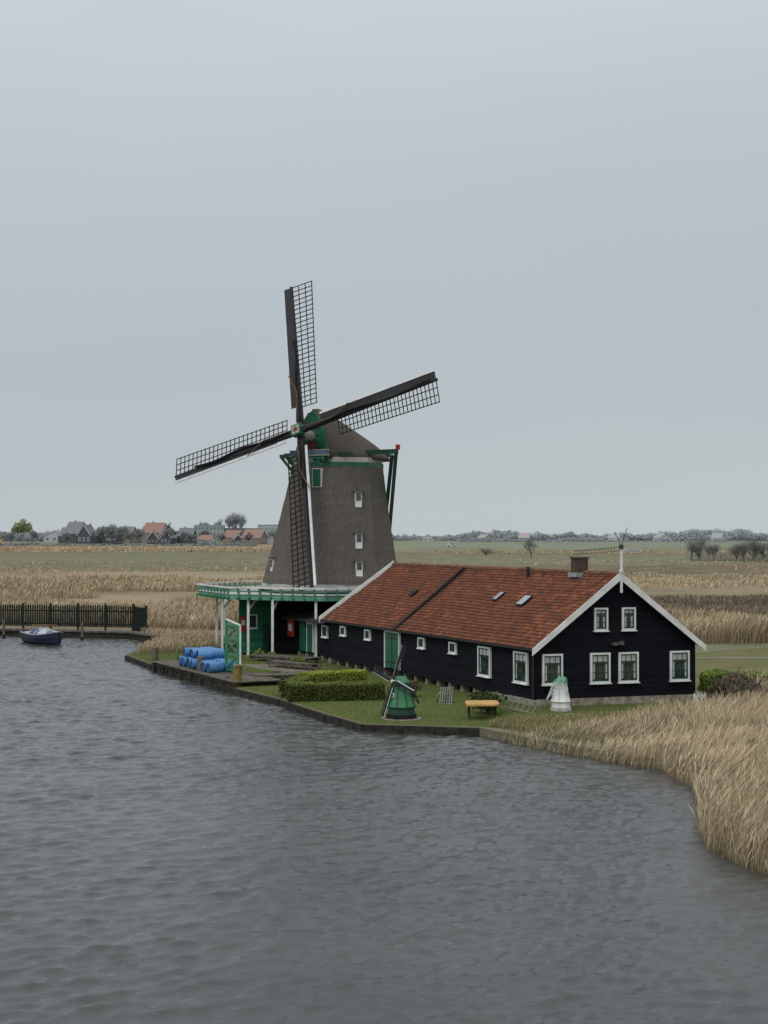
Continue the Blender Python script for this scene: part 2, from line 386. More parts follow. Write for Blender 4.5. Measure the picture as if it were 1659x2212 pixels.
for p,q in zip(seg[:-1],seg[1:]):
    P=V((p[0],p[1],0)); Q=V((q[0],q[1],0)); d=(Q-P).normalized(); nrm=V((d.y,-d.x,0))
    bulk.beam(P+nrm*.1+V((0,0,.15)),Q+nrm*.1+V((0,0,.15)),.15,1.1); bulk.beam(P+nrm*.1+V((0,0,.78)),Q+nrm*.1+V((0,0,.78)),.4,.14,mi=1)
O('quay_wall',bulk,[wood_d,wood],label='low dark timber quay wall along the far bank',cat='quay wall')
# ------------------------------------------------------------------ reeds
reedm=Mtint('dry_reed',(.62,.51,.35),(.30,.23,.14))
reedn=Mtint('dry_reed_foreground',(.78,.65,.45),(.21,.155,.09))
scrubm=Mtint('brown_marsh_scrub',(.25,.20,.14),(.10,.085,.06))
def reeds(name,pts,h,width,seed,lean=(.35,.1),zf=.55,mat=reedm,plume=2.2,jit=.22,cl=.4,gust=0,hv=(.6,1.25)):
    r=np.random.default_rng(seed); n=len(pts); h=np.asarray(h)*r.uniform(hv[0],hv[1],n)
    th=r.uniform(0,np.pi,n); wx=np.cos(th)*width/2; wy=np.sin(th)*width/2
    gu=gust*(vnoise(pts[:,0]+70,pts[:,1]+70,2.6,seed+7)-.5)
    lx=(lean[0]+gu+r.normal(0,jit,n))*h; ly=(lean[1]+r.normal(0,jit,n))*h
    lv=[(0,1),(.45,.8),(.78,plume*r.choice([.4,1],n,p=[.4,.6])),(1,.35)]
    vs=[]
    zf=np.asarray(zf)
    for tt,wf in lv:
        cx=pts[:,0]+lx*tt**2; cy=pts[:,1]+ly*tt**2; cz=zf+h*tt*(1-.12*tt)
        vs.append(np.stack([cx-wx*wf,cy-wy*wf,cz],1)); vs.append(np.stack([cx+wx*wf,cy+wy*wf,cz],1))
    v=np.stack(vs,1).reshape(-1,3); b=np.arange(n)[:,None]*8
    q=np.concatenate([b+np.array([[k,k+1,k+3,k+2]]) for k in(0,2,4)],0)
    tint=np.clip(r.uniform(.1,1,n)*(1-cl)+cl*vnoise(pts[:,0]+300,pts[:,1]+300,2.2,seed),0,1)
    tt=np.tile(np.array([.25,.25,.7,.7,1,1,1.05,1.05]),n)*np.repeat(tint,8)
    return npmesh(name,v,q,mat,np.clip(tt,0,1))
rp=[(4.2,67.2),(5.6,63.7),(8.1,60.0),(10.2,57.1),(10.6,53.4),(10.1,49.8),(9.2,45.1),(8.95,42.7),(9.5,40.3),(10.15,38.6),(11.8,33.6),(15.2,26.8),(19,28),(22,50),(24,70),(27,83),(18.5,77.5),(16.5,73.2),(12,69.7),(7.7,68.2),(4.8,67.9)]
P=sample(rp,150000,3)
keep=(rng.uniform(0,1,len(P))<np.clip(.22+(P[:,0]-3.5)*.12+(58-P[:,1]).clip(0)*.2,.22,1)*(.35+.85*vnoise(P[:,0]+50,P[:,1],1.3,9))); P=P[keep]
hh=np.clip(.4+(P[:,0]-4)*.105,.4,1.9); hh=np.where(P[:,1]<58,np.maximum(hh,1.3),hh); hh*= .65+.55*vnoise(P[:,0],P[:,1],3.1,4)
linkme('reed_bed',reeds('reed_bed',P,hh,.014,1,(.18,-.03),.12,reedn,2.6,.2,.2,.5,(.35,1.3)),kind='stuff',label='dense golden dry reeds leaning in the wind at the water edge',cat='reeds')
# short dead grass under the reeds near the gable
P=sample([(4.6,67.6),(8,62),(13,62),(20,72),(16.5,74.4),(12,72),(7.7,70.6),(5,69.3)],26000,14)
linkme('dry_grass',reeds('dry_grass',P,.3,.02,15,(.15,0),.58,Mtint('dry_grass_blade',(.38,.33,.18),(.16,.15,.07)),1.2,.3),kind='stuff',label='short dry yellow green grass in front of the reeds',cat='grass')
def band(poly,n,h,wd,seed,thr=0,mat=reedm,lean=.15,sx=9):
    P=sample(poly,n,seed)
    if thr: P=P[vnoise(P[:,0]*.4+200,P[:,1]+20,sx,seed)>thr]
    zf=.5+np.clip((P[:,1]-200)/800,0,1)*3
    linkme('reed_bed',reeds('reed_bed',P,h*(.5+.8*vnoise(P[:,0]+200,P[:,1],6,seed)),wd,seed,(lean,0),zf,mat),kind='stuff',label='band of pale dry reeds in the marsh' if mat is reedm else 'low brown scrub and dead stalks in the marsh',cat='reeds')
def rect(x0,x1,y0,y1): return [(x0,y0),(x1,y0),(x1,y1),(x0,y1)]
band([(17,118),(60,121),(60,138),(14,136)],26000,2.0,.045,2)
band([(-55,150),(-24,140),(-12,132),(8,128),(8,146),(-10,170),(-55,172)],60000,1.9,.05,3)
band(rect(-70,-8,172,270),32000,1.4,.10,4,.38)
band(rect(12,70,142,205),17000,.8,.08,22,.3,scrubm)
band(rect(10,95,215,300),14000,.9,.12,23,.5)
band(rect(-110,-8,285,420),9000,.7,.18,24,.58)
band(rect(5,130,300,470),7000,.7,.18,25,.62)
band(rect(-190,-10,620,760),12000,1.2,.4,26,.35)
band(rect(20,200,570,640),6000,.8,.35,27,.5)
P=sample([(-17.6,109),(-17.4,122),(-20.5,129.5),(-12,126),(-11,114),(-14,110.5)],8000,6)
linkme('reed_bed',reeds('reed_bed',P,.75,.03,6,(.1,0),.55),kind='stuff',label='short dry reeds beside the landing',cat='reeds')
# ------------------------------------------------------------------ barn
C0=V((7.23,75,0)); Ld=V((-.3976,.9177,0)); Wd=V((.953,.303,0)); LN=V((-.9177,-.3976,0)); GN=V((.303,-.953,0)); UP=V((0,0,1))
LEN=28.55; WID=9.235; ZE=3.42; ZR=7.0; ZB=.96
def P3(u,v,z): return C0+Ld*u+Wd*v+V((0,0,z))
barn=E('barn',P3(14,4.6,.6),'long black weatherboarded barn with orange pantile roof and white gable trim','barn')
ins=.2
k=(ZR-ZE)/(WID/2)
mb=MB()
gab=[P3(ins,ins,ZB),P3(ins,WID-ins,ZB),P3(ins,WID-ins,ZE+k*ins-.06),P3(ins,WID/2,ZR-.08),P3(ins,ins,ZE+k*ins-.06)]
mb.ext(gab,Ld*(LEN-1.2))
O('wall',mb,black_boards,barn)
mb=MB()
mb.ext([P3(ins-.04,ins+.02,.3),P3(ins-.04,WID-.2,.3),P3(3.0,WID-.2,.3),P3(3.0,ins+.02,.3)],V((0,0,.655)))
mb.ext([P3(ins+.6,1.2,.3),P3(ins+.6,WID-1.2,.3),P3(LEN-1.5,WID-1.2,.3),P3(LEN-1.5,1.2,.3)],V((0,0,.62)),1)
for i in range(17):
    mb.box(P3(4+i*1.5,.55,.75),Ld*.35,Wd*.4,V((0,0,.42)))
O('foundation',mb,[stone,blk_w],barn)
def roofslope(name,side,u0,u1f,mat,zoff=0):
    nu=int((u1f(0)-u0)/.04)+1; nt_=24
    vs=[];uv=[]
    sl=math.hypot(WID/2,ZR-ZE)
    nrm=(Wd*(-(ZR-ZE))+V((0,0,WID/2))).normalized()
    if side<0: nrm=(Wd*((ZR-ZE))+V((0,0,WID/2))).normalized()
    tl=[]
    for r in range(nt_): tl+= [(r/nt_+.0005,1.0),((r+1)/nt_-.0005,0.0)]
    us=np.linspace(0,1,nu)
    for tt,hk in tl:
        for f in us:
            u=u0+(u1f(tt)-u0)*f
            v=WID/2*tt if side>0 else WID-WID/2*tt
            ph=(u/.24)%1.0
            hgt=.035*math.sin(2*math.pi*ph)+.045*hk+.03+.05*math.sin(u*.55+tt*2)*math.sin(tt*3.1)
            p=P3(u,v,ZE+(ZR-ZE)*tt)+nrm*(hgt+zoff); vs.append(p); uv.append((u,tt*sl))
    m2=MB(); fs=[]
    for r in range(len(tl)-1):
        for i in range(nu-1): fs.append((r*nu+i,r*nu+i+1,(r+1)*nu+i+1,(r+1)*nu+i))
    m2.add(vs,fs); o=O(name,m2,mat,barn,smooth=False)
    uvl=o.data.uv_layers.new(name='UVMap')
    li=np.empty(len(o.data.loops),np.int32); o.data.loops.foreach_get('vertex_index',li)
    uvl.data.foreach_set('uv',np.array(uv,np.float32)[li].ravel()); return o
u1f=lambda t: LEN-.95*t
roof=roofslope('roof',1,-.12,u1f,tile); roofslope('roof',-1,-.12,u1f,tile)
mb=MB()
for i in range(70):
    a=P3(-.15+i*.398,WID/2,ZR+.04); b=P3(-.15+i*.398+.42,WID/2,ZR+.07); mb.cyl(a,b,.12,.14,8)
O('ridge_tiles',mb,M('ridge_clay',(.21,.09,.05),(.10,.055,.038),.85,2),barn,smooth=False)
nr=(Wd*(-(ZR-ZE))+V((0,0,WID/2))).normalized()
mb=MB(); mb.beam(P3(16.6,.0,ZE)+nr*.115,P3(16.9,WID/2-.1,ZR)+nr*.115,.32,.03,up=nr)
O('roof_seam',mb,M('bitumen_strip',(.045,.036,.034),(.016,.015,.016),.9,3),barn)
mb=MB()
for v0,v1 in((-.12,WID/2),(WID+.12,WID/2)):
    a=P3(-.2,v0,ZE-.02); b=P3(-.2,v1,ZR+.14)
    mb.ext([a+V((0,0,.06)),b+V((0,0,.02)),b+V((0,0,-.36)),a+V((0,0,-.26))],GN*.07)
O('barge_board',mb,white,barn)
mb=MB(); a=P3(LEN+.05,-.12,ZE); b=P3(LEN-.95,WID/2,ZR+.12)
mb.ext([a+V((0,0,.22)),b+V((0,0,.2)),b+V((0,0,-.2)),a+V((0,0,-.15))],Ld*.08)
O('barge_board',mb,white,barn)
mb=MB()
fc=P3(-.3,WID/2,0)
mb.beam(fc+V((0,0,6.15)),fc+V((0,0,8.3)),.10,.10,up=GN); mb.cyl(fc+V((0,0,8.3)),fc+V((0,0,8.5)),.07,.02,8); mb.cyl(fc+V((0,0,7.15)),fc+V((0,0,7.3)),.11,.11,8)
O('finial',mb,white,barn)
mb=MB(); hb=fc+V((0,0,8.42))
mb.box(hb,GN*.22,Wd*.14,V((0,0,.22)),1)
for p in((-1,0,-.2),(.3,0,.95),(-.35,0,.75)):
    hz=p[0]==-1; e=hb+Wd*p[0]*(2.6 if hz else 1.05)+V((0,0,p[2]))
    mb.beam(hb,e,.025,.025)
    if hz:
        for j in range(14):
            c=hb.lerp(e,.15+.06*j); mb.beam(c,c+V((0,0,-.18)),.018,.018)
        mb.beam(hb-V((0,0,.18)),e-V((0,0,.18)),.018,.018)
O('weather_vane',mb,[blk,brick],barn,label='small black mill shaped vane on the gable finial')
mb=MB(); cc=P3(3.55,WID/2-.1,0)
mb.box(cc+V((0,0,7.25)),Ld*.62,Wd*.62,V((0,0,1.1)),0); mb.box(cc+V((0,0,7.83)),Ld*.72,Wd*.72,V((0,0,.09)),0); mb.box(cc+V((0,0,6.95)),Ld*.85,Wd*.85,V((0,0,.22)),1)
O('chimney',mb,[brick,lead],barn)
mb=MB(); c=P3(8.4,WID/2-.45,6.5); mb.cyl(c,c+V((0,0,.62)),.09,.09,10); mb.cyl(c+V((0,0,.62)),c+V((0,0,.78)),.14,.11,10)
O('vent_pipe',mb,blk,barn)
def skylight(u,t_,wd,ln,m):
    c=P3(u,WID/2*t_,ZE+(ZR-ZE)*t_)+nr*.14; sl=(Wd*(WID/2)+V((0,0,ZR-ZE))).normalized()
    a=MB().box(c,Ld*wd,sl*ln,nr*.06); o=O('skylight',a,blk,barn)
    a=MB().box(c+nr*.034,Ld*(wd-.1),sl*(ln-.1),nr*.01); O('glass',a,m,o)
skym=M('skylight_glass',(.38,.42,.44),(.25,.28,.3),.15,2)
skylight(8.9,.6,.5,.7,skym); skylight(5.75,.57,.75,.8,skym); skylight(19.6,.56,.5,.6,glass)
def window(par,c,R,Nn,w_,h_,cols=2,rows=3,curtain=.0,fr=.09,sash=green_d,name='window'):
    c=V(c); U=UP
    f=MB()
    for sx in(-1,1): f.box(c+R*sx*(w_/2-fr/2)+Nn*.02,R*fr,Nn*.12,U*h_)
    for sz in(-1,1): f.box(c+U*sz*(h_/2-fr/2)+Nn*.02,R*(w_-2*fr),Nn*.115,U*fr)
    f.box(c-U*(h_/2+.025)+Nn*.05,R*(w_+.1),Nn*.17,U*.05)
    o=O(name,f,white,par)
    iw=w_-2*fr; ih=h_-2*fr; s=MB(); sf=.05
    for sx in(-1,1): s.box(c+R*sx*(iw/2-sf/2)+Nn*.01,R*sf,Nn*.06,U*ih)
    for sz in(-1,1): s.box(c+U*sz*(ih/2-sf/2)+Nn*.01,R*(iw-2*sf),Nn*.055,U*sf)
    O('sash',s,sash,o)
    mu=MB()
    for i in range(1,cols): mu.box(c+R*(-iw/2+iw*i/cols)+Nn*.012,R*.025,Nn*.05,U*(ih-2*sf))
    for j in range(1,rows): mu.box(c+U*(-ih/2+ih*j/rows)+Nn*.011,R*(iw-2*sf),Nn*.045,U*.025)
    if mu.v: O('glazing_bar',mu,sash,o)
    O('glass',MB().box(c-Nn*.01,R*(iw-.02),Nn*.02,U*(ih-.02)),glass,o)
    if curtain: 
        cu=MB().box(c+U*(ih/2-ih*curtain/2-.03)+Nn*.004,R*(iw-2*sf-.02),Nn*.012,U*(ih*curtain))
        for sx in(-1,1): cu.box(c+R*sx*(iw/2-sf-.06)-U*ih*.12+Nn*.003,R*.09,Nn*.011,U*ih*.6)
        O('curtain',cu,curt,o)
    return o
def gp(v,z): return P3(ins,v,z)+GN*.04
for v in(1.15,3.72,5.27,8.12): window(barn,gp(v,2.42),Wd,GN,1.08,1.5,3,3,.24)
for v in(3.77,5.29): window(barn,gp(v,4.83),Wd,GN,.74,1.14,2,3,.16)
def lp(u,z): return P3(u,ins,z)+LN*.04
for u in(1.45,5.4): window(barn,lp(u,2.44),Ld,LN,1.4,1.55,3,3,.24)
for u in(9.15,13.2,21.05,25.1): window(barn,lp(u,2.9),Ld,LN,.85,.62,2,1)
mb=MB(); c=lp(17.3,2.2)
mb.box(c,Ld*2.0,LN*.08,UP*2.1); O_=O('door',mb,green,barn)
mb=MB(); mb.box(c+LN*.05,Ld*.03,LN*.03,UP*2.1); 
for z in(-.7,.7): mb.box(c+UP*z+LN*.05,Ld*1.8,LN*.02,UP*.06)
O('door_hinge',mb,blk,O_)
mb=MB()
for s in(-1,1): mb.box(c+Ld*s*1.05+LN*.01,Ld*.1,LN*.14,UP*2.2)
mb.box(c+UP*1.1+LN*.01,Ld*2.0,LN*.13,UP*.1); O('door_frame',mb,white,O_)
mb=MB(); mb.box(gp(4.6,3.62)+GN*.1,Wd*.6,GN*.06,UP*.06); mb.box(gp(4.45,3.6)+GN*.16,Wd*.26,GN*.26,UP*.14); mb.box(gp(4.8,3.64)+GN*.16,Wd*.2,GN*.26,UP*.18); O('wall_lamp',mb,M('lamp_metal',(.12,.12,.12),(.06,.06,.06)),barn)
mb=MB(); mb.beam(P3(-.15,-.06,ZE-.02),P3(LEN,-.06,ZE-.02),.1,.1); mb.cyl(P3(.08,.08,ZE-.1),P3(.08,.08,1.0),.045,.045,8)
O('gutter',mb,blk,barn)
# ------------------------------------------------------------------ sheds under the gallery
shed=E('lean_to_shed',P3(32,2,.6),'low black shed with dark roof and green doors','shed')
mb=MB(); mb.ext([P3(LEN+.2,.7,.96),P3(37.4,.7,.96),P3(37.4,5,.96),P3(LEN+.2,5,.96)],V((0,0,2.2))); O('wall',mb,black_boards,shed)
mb=MB(); mb.ext([P3(LEN+.12,.2,3.1),P3(37.6,.2,3.1),P3(37.6,5.2,4.5),P3(LEN+.12,5.2,4.5)],V((0,0,.12))); O('roof',mb,M('tarred_roof',(.06,.056,.056),(.03,.03,.032),.8,1.5),shed)
mb=MB(); mb.beam(P3(29,1.1,.66),P3(36.8,1.1,.66),.2,.12)
for i in range(6): mb.box(P3(29+i*1.5,.95,.78),Ld*.35,Wd*.35,V((0,0,.36)))
O('foundation',mb,stone,shed)
def lp2(u,z): return P3(u,.7,z)+LN*.04
d=O('door',MB().box(lp2(32.4,1.98),Ld*1.1,LN*.08,UP*1.9),green,shed); 
mb=MB(); 
for s in(-1,1): mb.box(lp2(32.4+s*.6,1.98),Ld*.09,LN*.12,UP*1.9)
mb.box(lp2(32.4,2.98),Ld*1.3,LN*.12,UP*.1)
O('door_frame',mb,white,d)
d=O('door',MB().box(lp2(33.9,1.98),Ld*1.1,LN*.08,UP*1.9),green,shed)
window(shed,lp2(29.6,2.6),Ld,LN,1.0,.8,2,2)
s_=O('notice_board',MB().box(lp2(35.6,2.5)+LN*.25,Ld*1.3,LN*.06,UP*1.15),red,label='red notice board with a white square panel',cat='notice board')
O('panel',MB().box(lp2(35.6,2.55)+LN*.30,Ld*.6,LN*.03,UP*.5),white,s_)
gs=E('green_shed',(-9,111,.6),'green weatherboarded shed standing under the mill gallery','shed')
fa=V((-10.2,108.3,0)); fb=V((-7.75,109.6,0)); fR=(fb-fa).normalized(); fN=V((fR.y,-fR.x,0)); 
mb=MB(); mb.ext([fa+V((0,0,.7)),fb+V((0,0,.7)),fb+V((2.0,6,.7)),fa+V((-.6,6.2,.7))],V((0,0,3.7))); O('wall',mb,green_boards,gs)
mb=MB(); mb.ext([fa+V((-.2,-.2,4.42)),fb+V((.2,-.2,4.42)),fb+V((2.2,6,4.42)),fa+V((-.8,6.3,4.42))],V((0,0,.12))); O('roof',mb,blk_w,gs)
window(gs,fa+fR*.95+V((0,0,2.9))+fN*.04,fR,fN,.8,1.0,2,2)
d=O('door',MB().box(fa+fR*2.2+V((0,0,1.75))+fN*.04,fR*.8,fN*.08,UP*2.0),green_d,gs)
s_=O('notice_board',MB().box(fa+fR*.18+V((0,0,2.75))+fN*.3,fR*.34,fN*.06,UP*1.1),red,label='narrow red notice board with white lettering panel',cat='notice board')
O('panel',MB().box(fa+fR*.18+V((0,0,2.85))+fN*.34,fR*.24,fN*.02,UP*.35),white,s_)
# ------------------------------------------------------------------ windmill
mill=E('windmill',(-3.9,113,.6),'tall thatched Dutch windmill with four lattice sails and green cap','windmill')
ZT=5.5
prof=[(ZT,5.14),(6.2,4.92),(7.4,4.64),(8.6,4.40),(10,4.10),(11.4,3.82),(12.6,3.58),(13.95,3.36)]
def mc(z): f=(z-5.7)/8.3; return V((-3.88+.46*f,113,z))
def mR(z):
    for (a,b),(c,d) in zip(prof[:-1],prof[1:]):
        if z<=c: return b+(d-b)*max(0,(z-a))/(c-a)
    return prof[-1][1]
def ring(z,R): 
    c=mc(z); return [c+V((math.sin(math.radians(43.5+45*i))*R,-math.cos(math.radians(43.5+45*i))*R,0)) for i in range(8)]
def ringr(z,R,sub=6):
    c=mc(z); out=[]
    base=[V((math.sin(math.radians(43.5+45*i))*R,-math.cos(math.radians(43.5+45*i))*R,0)) for i in range(8)]
    for i in range(8):
        a,b=base[i],base[(i+1)%8]
        for j in range(sub):
            p=a.lerp(b,j/sub); rr=p.length; p=p*(1-.45*(rr/R-math.cos(math.pi/8))/1) if j!=0 else p*(1-.45*(1-math.cos(math.pi/8))*.6)
            out.append(c+p)
    return out
mb=MB(); zs=np.linspace(ZT,13.95,26)
mb.rings([ringr(z,mR(z)*(1.02 if i else 1.01)+random.uniform(-.015,.015)) for i,z in enumerate(zs)])
tower=O('tower',mb,thatch,mill)
mb=MB(); mb.rings([ring(5.0,5.1),ring(ZT+.02,5.1)]); O('skirting',mb,grey_l,mill)
mb=MB(); mb.rings([ring(.6,5.6),ring(5.05,5.2)]); O('base_wall',mb,black_boards,mill)
mb=MB(); mb.rings([ring(13.9,3.4),ring(14.25,3.36)],mi=0); mb.rings([ring(14.25,3.28),ring(14.6,3.24)],mi=1); O('cap_ring',mb,[green,M('aged_white',(.55,.52,.49),(.4,.37,.35),.7)],mill)
def tf(az,z,lat): 
    a=math.radians(az); nn=V((math.sin(a),-math.cos(a),0)); R=V((math.cos(a),math.sin(a),0))
    return mc(z)+nn*(mR(z)*math.cos(math.pi/8)+.02)+R*lat,nn,R
def mwin(az,z,lat,h=1.1,w_=.5):
    c,nn,R=tf(az,z,lat)
    f=MB(); f.box(c-nn*.1,R*w_,nn*.55,UP*h); o=O('window',f,white,tower)
    O('glass',MB().box(c+nn*.18+UP*h*.17,R*(w_-.14),nn*.02,UP*h*.5),glass,o)
    O('lintel',MB().box(c+nn*.1+UP*(h/2+.05),R*(w_+.25),nn*.5,UP*.1),thatch,o)
for z in(11.55,8.6,6.62): mwin(21,z,.45)
mwin(-69,6.75,-.1,1.1,.5)
c,nn,R=tf(-24,13.1,.1); h_=O('hatch',MB().box(c+nn*.02,R*.72,nn*.5,UP*1.35),white,tower)
O('hatch_door',MB().box(c+nn*.28,R*.62,nn*.03,UP*1.25),green,h_)
psi=math.radians(36); nh=V((-math.sin(psi),-math.cos(psi),0)); rv=V((math.cos(psi),-math.sin(psi),0)); bk=-nh
cc=V((-3.42,113,0)); 
secs=[(-2.9,1.55,3.6),(-2.2,2.05,3.65),(-1.2,2.6,3.4),(0,3.1,3.0),(1.2,3.3,2.5),(2.3,3.15,2.0),(3.2,2.65,1.45),(3.9,1.85,.95),(4.3,1.0,.55),(4.45,.3,.25)]
mb=MB(); rs=[]
for s,w_,h in secs:
    r=[]
    for i in range(21):
        q=-1+2*i/20; zz_=(1-abs(q)**1.2)
        x=q*(1+.24*(1-abs(q))); r.append(cc+bk*s+rv*x*w_+V((0,0,14.5+h*(zz_**.97 if zz_>0 else 0))))
    rs.append(r)
mb.rings(rs,closed=True,cap=True); O('cap',mb,thatch_c,mill,smooth=True)
mb=MB(); F=cc+nh*2.92
outl=[(-1.5,14.3),(1.5,14.3),(1.5,15.0),(1.15,16.3),(.75,17.3),(.35,17.8),(0,17.9),(-.35,17.8),(-.75,17.3),(-1.15,16.3),(-1.5,15.0)]
mb.ext([F+rv*a+V((0,0,b)) for a,b in outl],nh*.12,0)
for i in range(5):
    z=15.3+i*.45; hw=1.15*(1-(z-15.3)/4.2); mb.box(F+nh*.14+V((0,0,z)),rv*hw*2,nh*.03,UP*.04,1)
O('cap_front',mb,[green,green_d],mill,label='green boarded front of the cap')
mb=MB(); c=cc+nh*3.3+V((0,0,14.9))
mb.box(c,rv*3.3,nh*.4,UP*.32,0); mb.box(c+UP*.19,rv*3.4,nh*.46,UP*.05,1); mb.box(c-UP*.19,rv*3.4,nh*.46,UP*.05,1)
mb.box(c+UP*.5+nh*.05,rv*1.2,nh*.35,UP*.5,2)
O('wind_beam',mb,[blue_p,grey_l,M('dark_red',(.13,.03,.03))],mill,label='blue and white painted beam under the windshaft')
mb=MB(); mb.box(c-UP*.36+nh*.2,rv*3.0,nh*.06,UP*.06)
for i in range(8):
    for s in(-1,1):
        a=i/7*math.pi*1.5; q=c+nh*.2+rv*s*(1.2+.26*math.cos(a))+V((0,0,-.6+.24*math.sin(a))); a2=(i+1)/7*math.pi*1.5
        q2=c+nh*.2+rv*s*(1.2+.26*math.cos(a2))+V((0,0,-.6+.24*math.sin(a2))); mb.beam(q,q2,.05,.05)
O('scroll_ornament',mb,green_l,mill)
mb=MB()
mb.beam(cc+rv*5.4+V((0,0,15.0)),cc-rv*5.0+V((0,0,15.0)),.3,.32); mb.box(cc+rv*5.45+V((0,0,15.3)),rv*.22,nh*.25,UP*.35,1)
mb.beam(cc+rv*2.9+bk*2.5+V((0,0,14.9)),cc-rv*2.9+bk*2.5+V((0,0,14.9)),.28,.3)
mb.beam(cc+nh*2.2-rv*3.6+V((0,0,14.8)),cc+nh*2.2+rv*3.0+V((0,0,14.8)),.26,.26)
tb=cc+bk*6.0+V((0,0,5.7))
mb.beam(cc+rv*5.3+V((0,0,14.9)),tb,.24,.24); mb.beam(cc-rv*4.9+V((0,0,14.9)),tb,.2,.2)
mb.beam(cc+rv*4.3+bk*.9+V((0,0,14.8)),tb+V((-.5,0,0)),.24,.24); mb.beam(cc-rv*2.8+bk*2.5+V((0,0,14.8)),tb,.2,.2)
mb.beam(cc+bk*4.2+V((0,0,15.2)),tb-V((0,0,.5)),.35,.35)
mb.beam(cc-rv*4.6+V((0,0,14.9)),cc-rv*3.2+V((0,0,13.6)),.16,.16); mb.beam(cc+nh*2.2-rv*3.5+V((0,0,14.7)),cc+nh*2.2-rv*2.2+V((0,0,13.4)),.16,.16)
O('tail_pole',mb,[green_d,red],mill,label='green tail poles and braces for turning the cap')
# sails
tau=math.radians(14); phi=math.radians(15.6)
Hb=V((-5.99,109.56,16.4)); n3=nh*math.cos(tau)+UP*math.sin(tau); u3=UP*math.cos(tau)-nh*math.sin(tau)
bu=u3*math.cos(phi)-rv*math.sin(phi); br=rv*math.cos(phi)+u3*math.sin(phi)
mb=MB(); mb.cyl(Hb-n3*1.3,Hb+n3*.2,.38,.38,12,1)
mb.box(Hb+n3*.28,bu*.8,br*.8,n3*.5,0)
mb.box(Hb+n3*.545,bu*.6,br*.6,n3*.03,1)
for a in range(6):
    t_=a*math.pi/3; d=bu*math.cos(t_)+br*math.sin(t_); mb.beam(Hb+n3*.57,Hb+n3*.57+d*.24,.09,.03,up=n3,mi=2 if a%2 else 3)
O('windshaft_hub',mb,[green,grey_l,red,green_d],mill,label='green hub with painted white and red star')
RB=11.8
lat=M('sail_lattice_wood',(.035,.028,.024),(.018,.015,.013),.8,4)
sailcloth=M('furled_sailcloth',(.03,.026,.024),(.015,.013,.012),.9,6,bmp=.5)
for bi,(d,s) in enumerate(((bu,br),(br,-bu),(-bu,-br),(-br,bu))):
    off=n3*(.12 if bi%2 else -.12); H0=Hb+off
    mb=MB(); mb.beam(H0,H0+d*RB,.40,.38,up=n3,w2=.17,h2=.16)
    st=O('sail',mb,blk,mill)
    r0=(1.9,3.4,1.6,1.1)[bi]; nb=27
    tw=math.radians(6); sd=s*math.cos(tw)-n3*math.sin(tw)
    def pt(r,w_): return H0+d*r+sd*w_
    LW=(1.75,1.6,1.7,1.5)[bi]; mb=MB(); bw=.065 if bi==2 else .05
    def lw(r): return LW*(.82+.18*(r-r0)/(RB-r0))
    for i in range(nb):
        r=r0+(RB-.1-r0)*i/(nb-1); mb.beam(pt(r,-.05),pt(r,lw(r)+.06),bw,bw,up=n3)
    for wq in(.35,.68,1.0): mb.beam(pt(r0,lw(r0)*wq),pt(RB-.1,LW*wq),bw,bw,up=n3)
    O('lattice',mb,lat,st)
    bwid=(.62,.62,.34,.42)[bi]
    mb=MB(); a,b,c_,e=pt(2.0,-.12),pt(RB-.1,-.06),pt(RB-.1,-bwid+.04),pt(2.0,-bwid); mb.ext([a,b,c_,e],n3*.06)
    O('wind_board',mb,blk,st)
    lh=(.07,.16,.18,.18)[bi]
    mb=MB(); mb.beam(pt(1.2 if bi in(2,3) else 2.0,-bwid-lh/2)+n3*.05,pt(RB-.1,-bwid+.04-lh/2)+n3*.05,.08,lh,up=s); O('leading_edge',mb,white,st)
    mb=MB(); last=None
    for i in range(25):
        r=.8+(RB*(.55,.9,.3,.75)[bi])*i/24; p=H0+d*r+n3*.24+s*(.08+.10*math.sin(i*.42+bi))
        if last is not None: mb.cyl(last,p,.075,.075,6)
        last=p
    O('furled_sail',mb,sailcloth,st)
    mb=MB(); mb.cyl(H0+d*.6+n3*.5,pt(3.0,.1)+n3*.35,.035,.035,5); mb.cyl(pt(3.0,.1)+n3*.35,pt(4.6,-.6)+n3*.2,.035,.035,5); O('rope',mb,rope,st)
# gallery
GZ=4.85; GR=9.5
def gv(i,R,z): a=math.radians(-180+45*i); return V((-3.9+math.sin(a)*R,113-math.cos(a)*R,z))
gal=MB(); gal.rings([[gv(i,GR,GZ-.1) for i in range(8)],[gv(i,GR,GZ) for i in range(8)]])
gallery=O('gallery',gal,grey_l,mill,label='octagonal timber gallery deck with green edge around the mill')
mb=MB()
for i in range(8):
    a,b=gv(i,GR+.05,GZ-.12),gv(i+1,GR+.05,GZ-.12); mb.beam(a,b,.16,.36,mi=0); mb.beam(a+V((0,0,.23)),b+V((0,0,.23)),.28,.08,mi=1)
    a2,b2=gv(i,GR+.35,GZ+.55),gv(i+1,GR+.35,GZ+.55); mb.beam(a2,b2,.14,.10,mi=1); 
    a4,b4=gv(i,GR+.2,GZ+.3),gv(i+1,GR+.2,GZ+.3); mb.beam(a4,b4,.05,.10,mi=0)
    a3,b3=gv(i,GR-1.4,GZ-.2),gv(i+1,GR-1.4,GZ-.2); mb.beam(a3,b3,.14,.2,mi=1)
    for j in range(9):
        f=j/9; p=a.lerp(b,f); q=a2.lerp(b2,f); mb.beam(p-V((0,0,.1)),q,.12,.14,mi=0)
        inn=gv(i,5.2,GZ-.2).lerp(gv(i+1,5.2,GZ-.2),f); mb.beam(inn,p+(p-inn).normalized()*.35-UP*.1,.14,.18,mi=2)
O('gallery_edge',mb,[green_p,white,green_l],gallery)
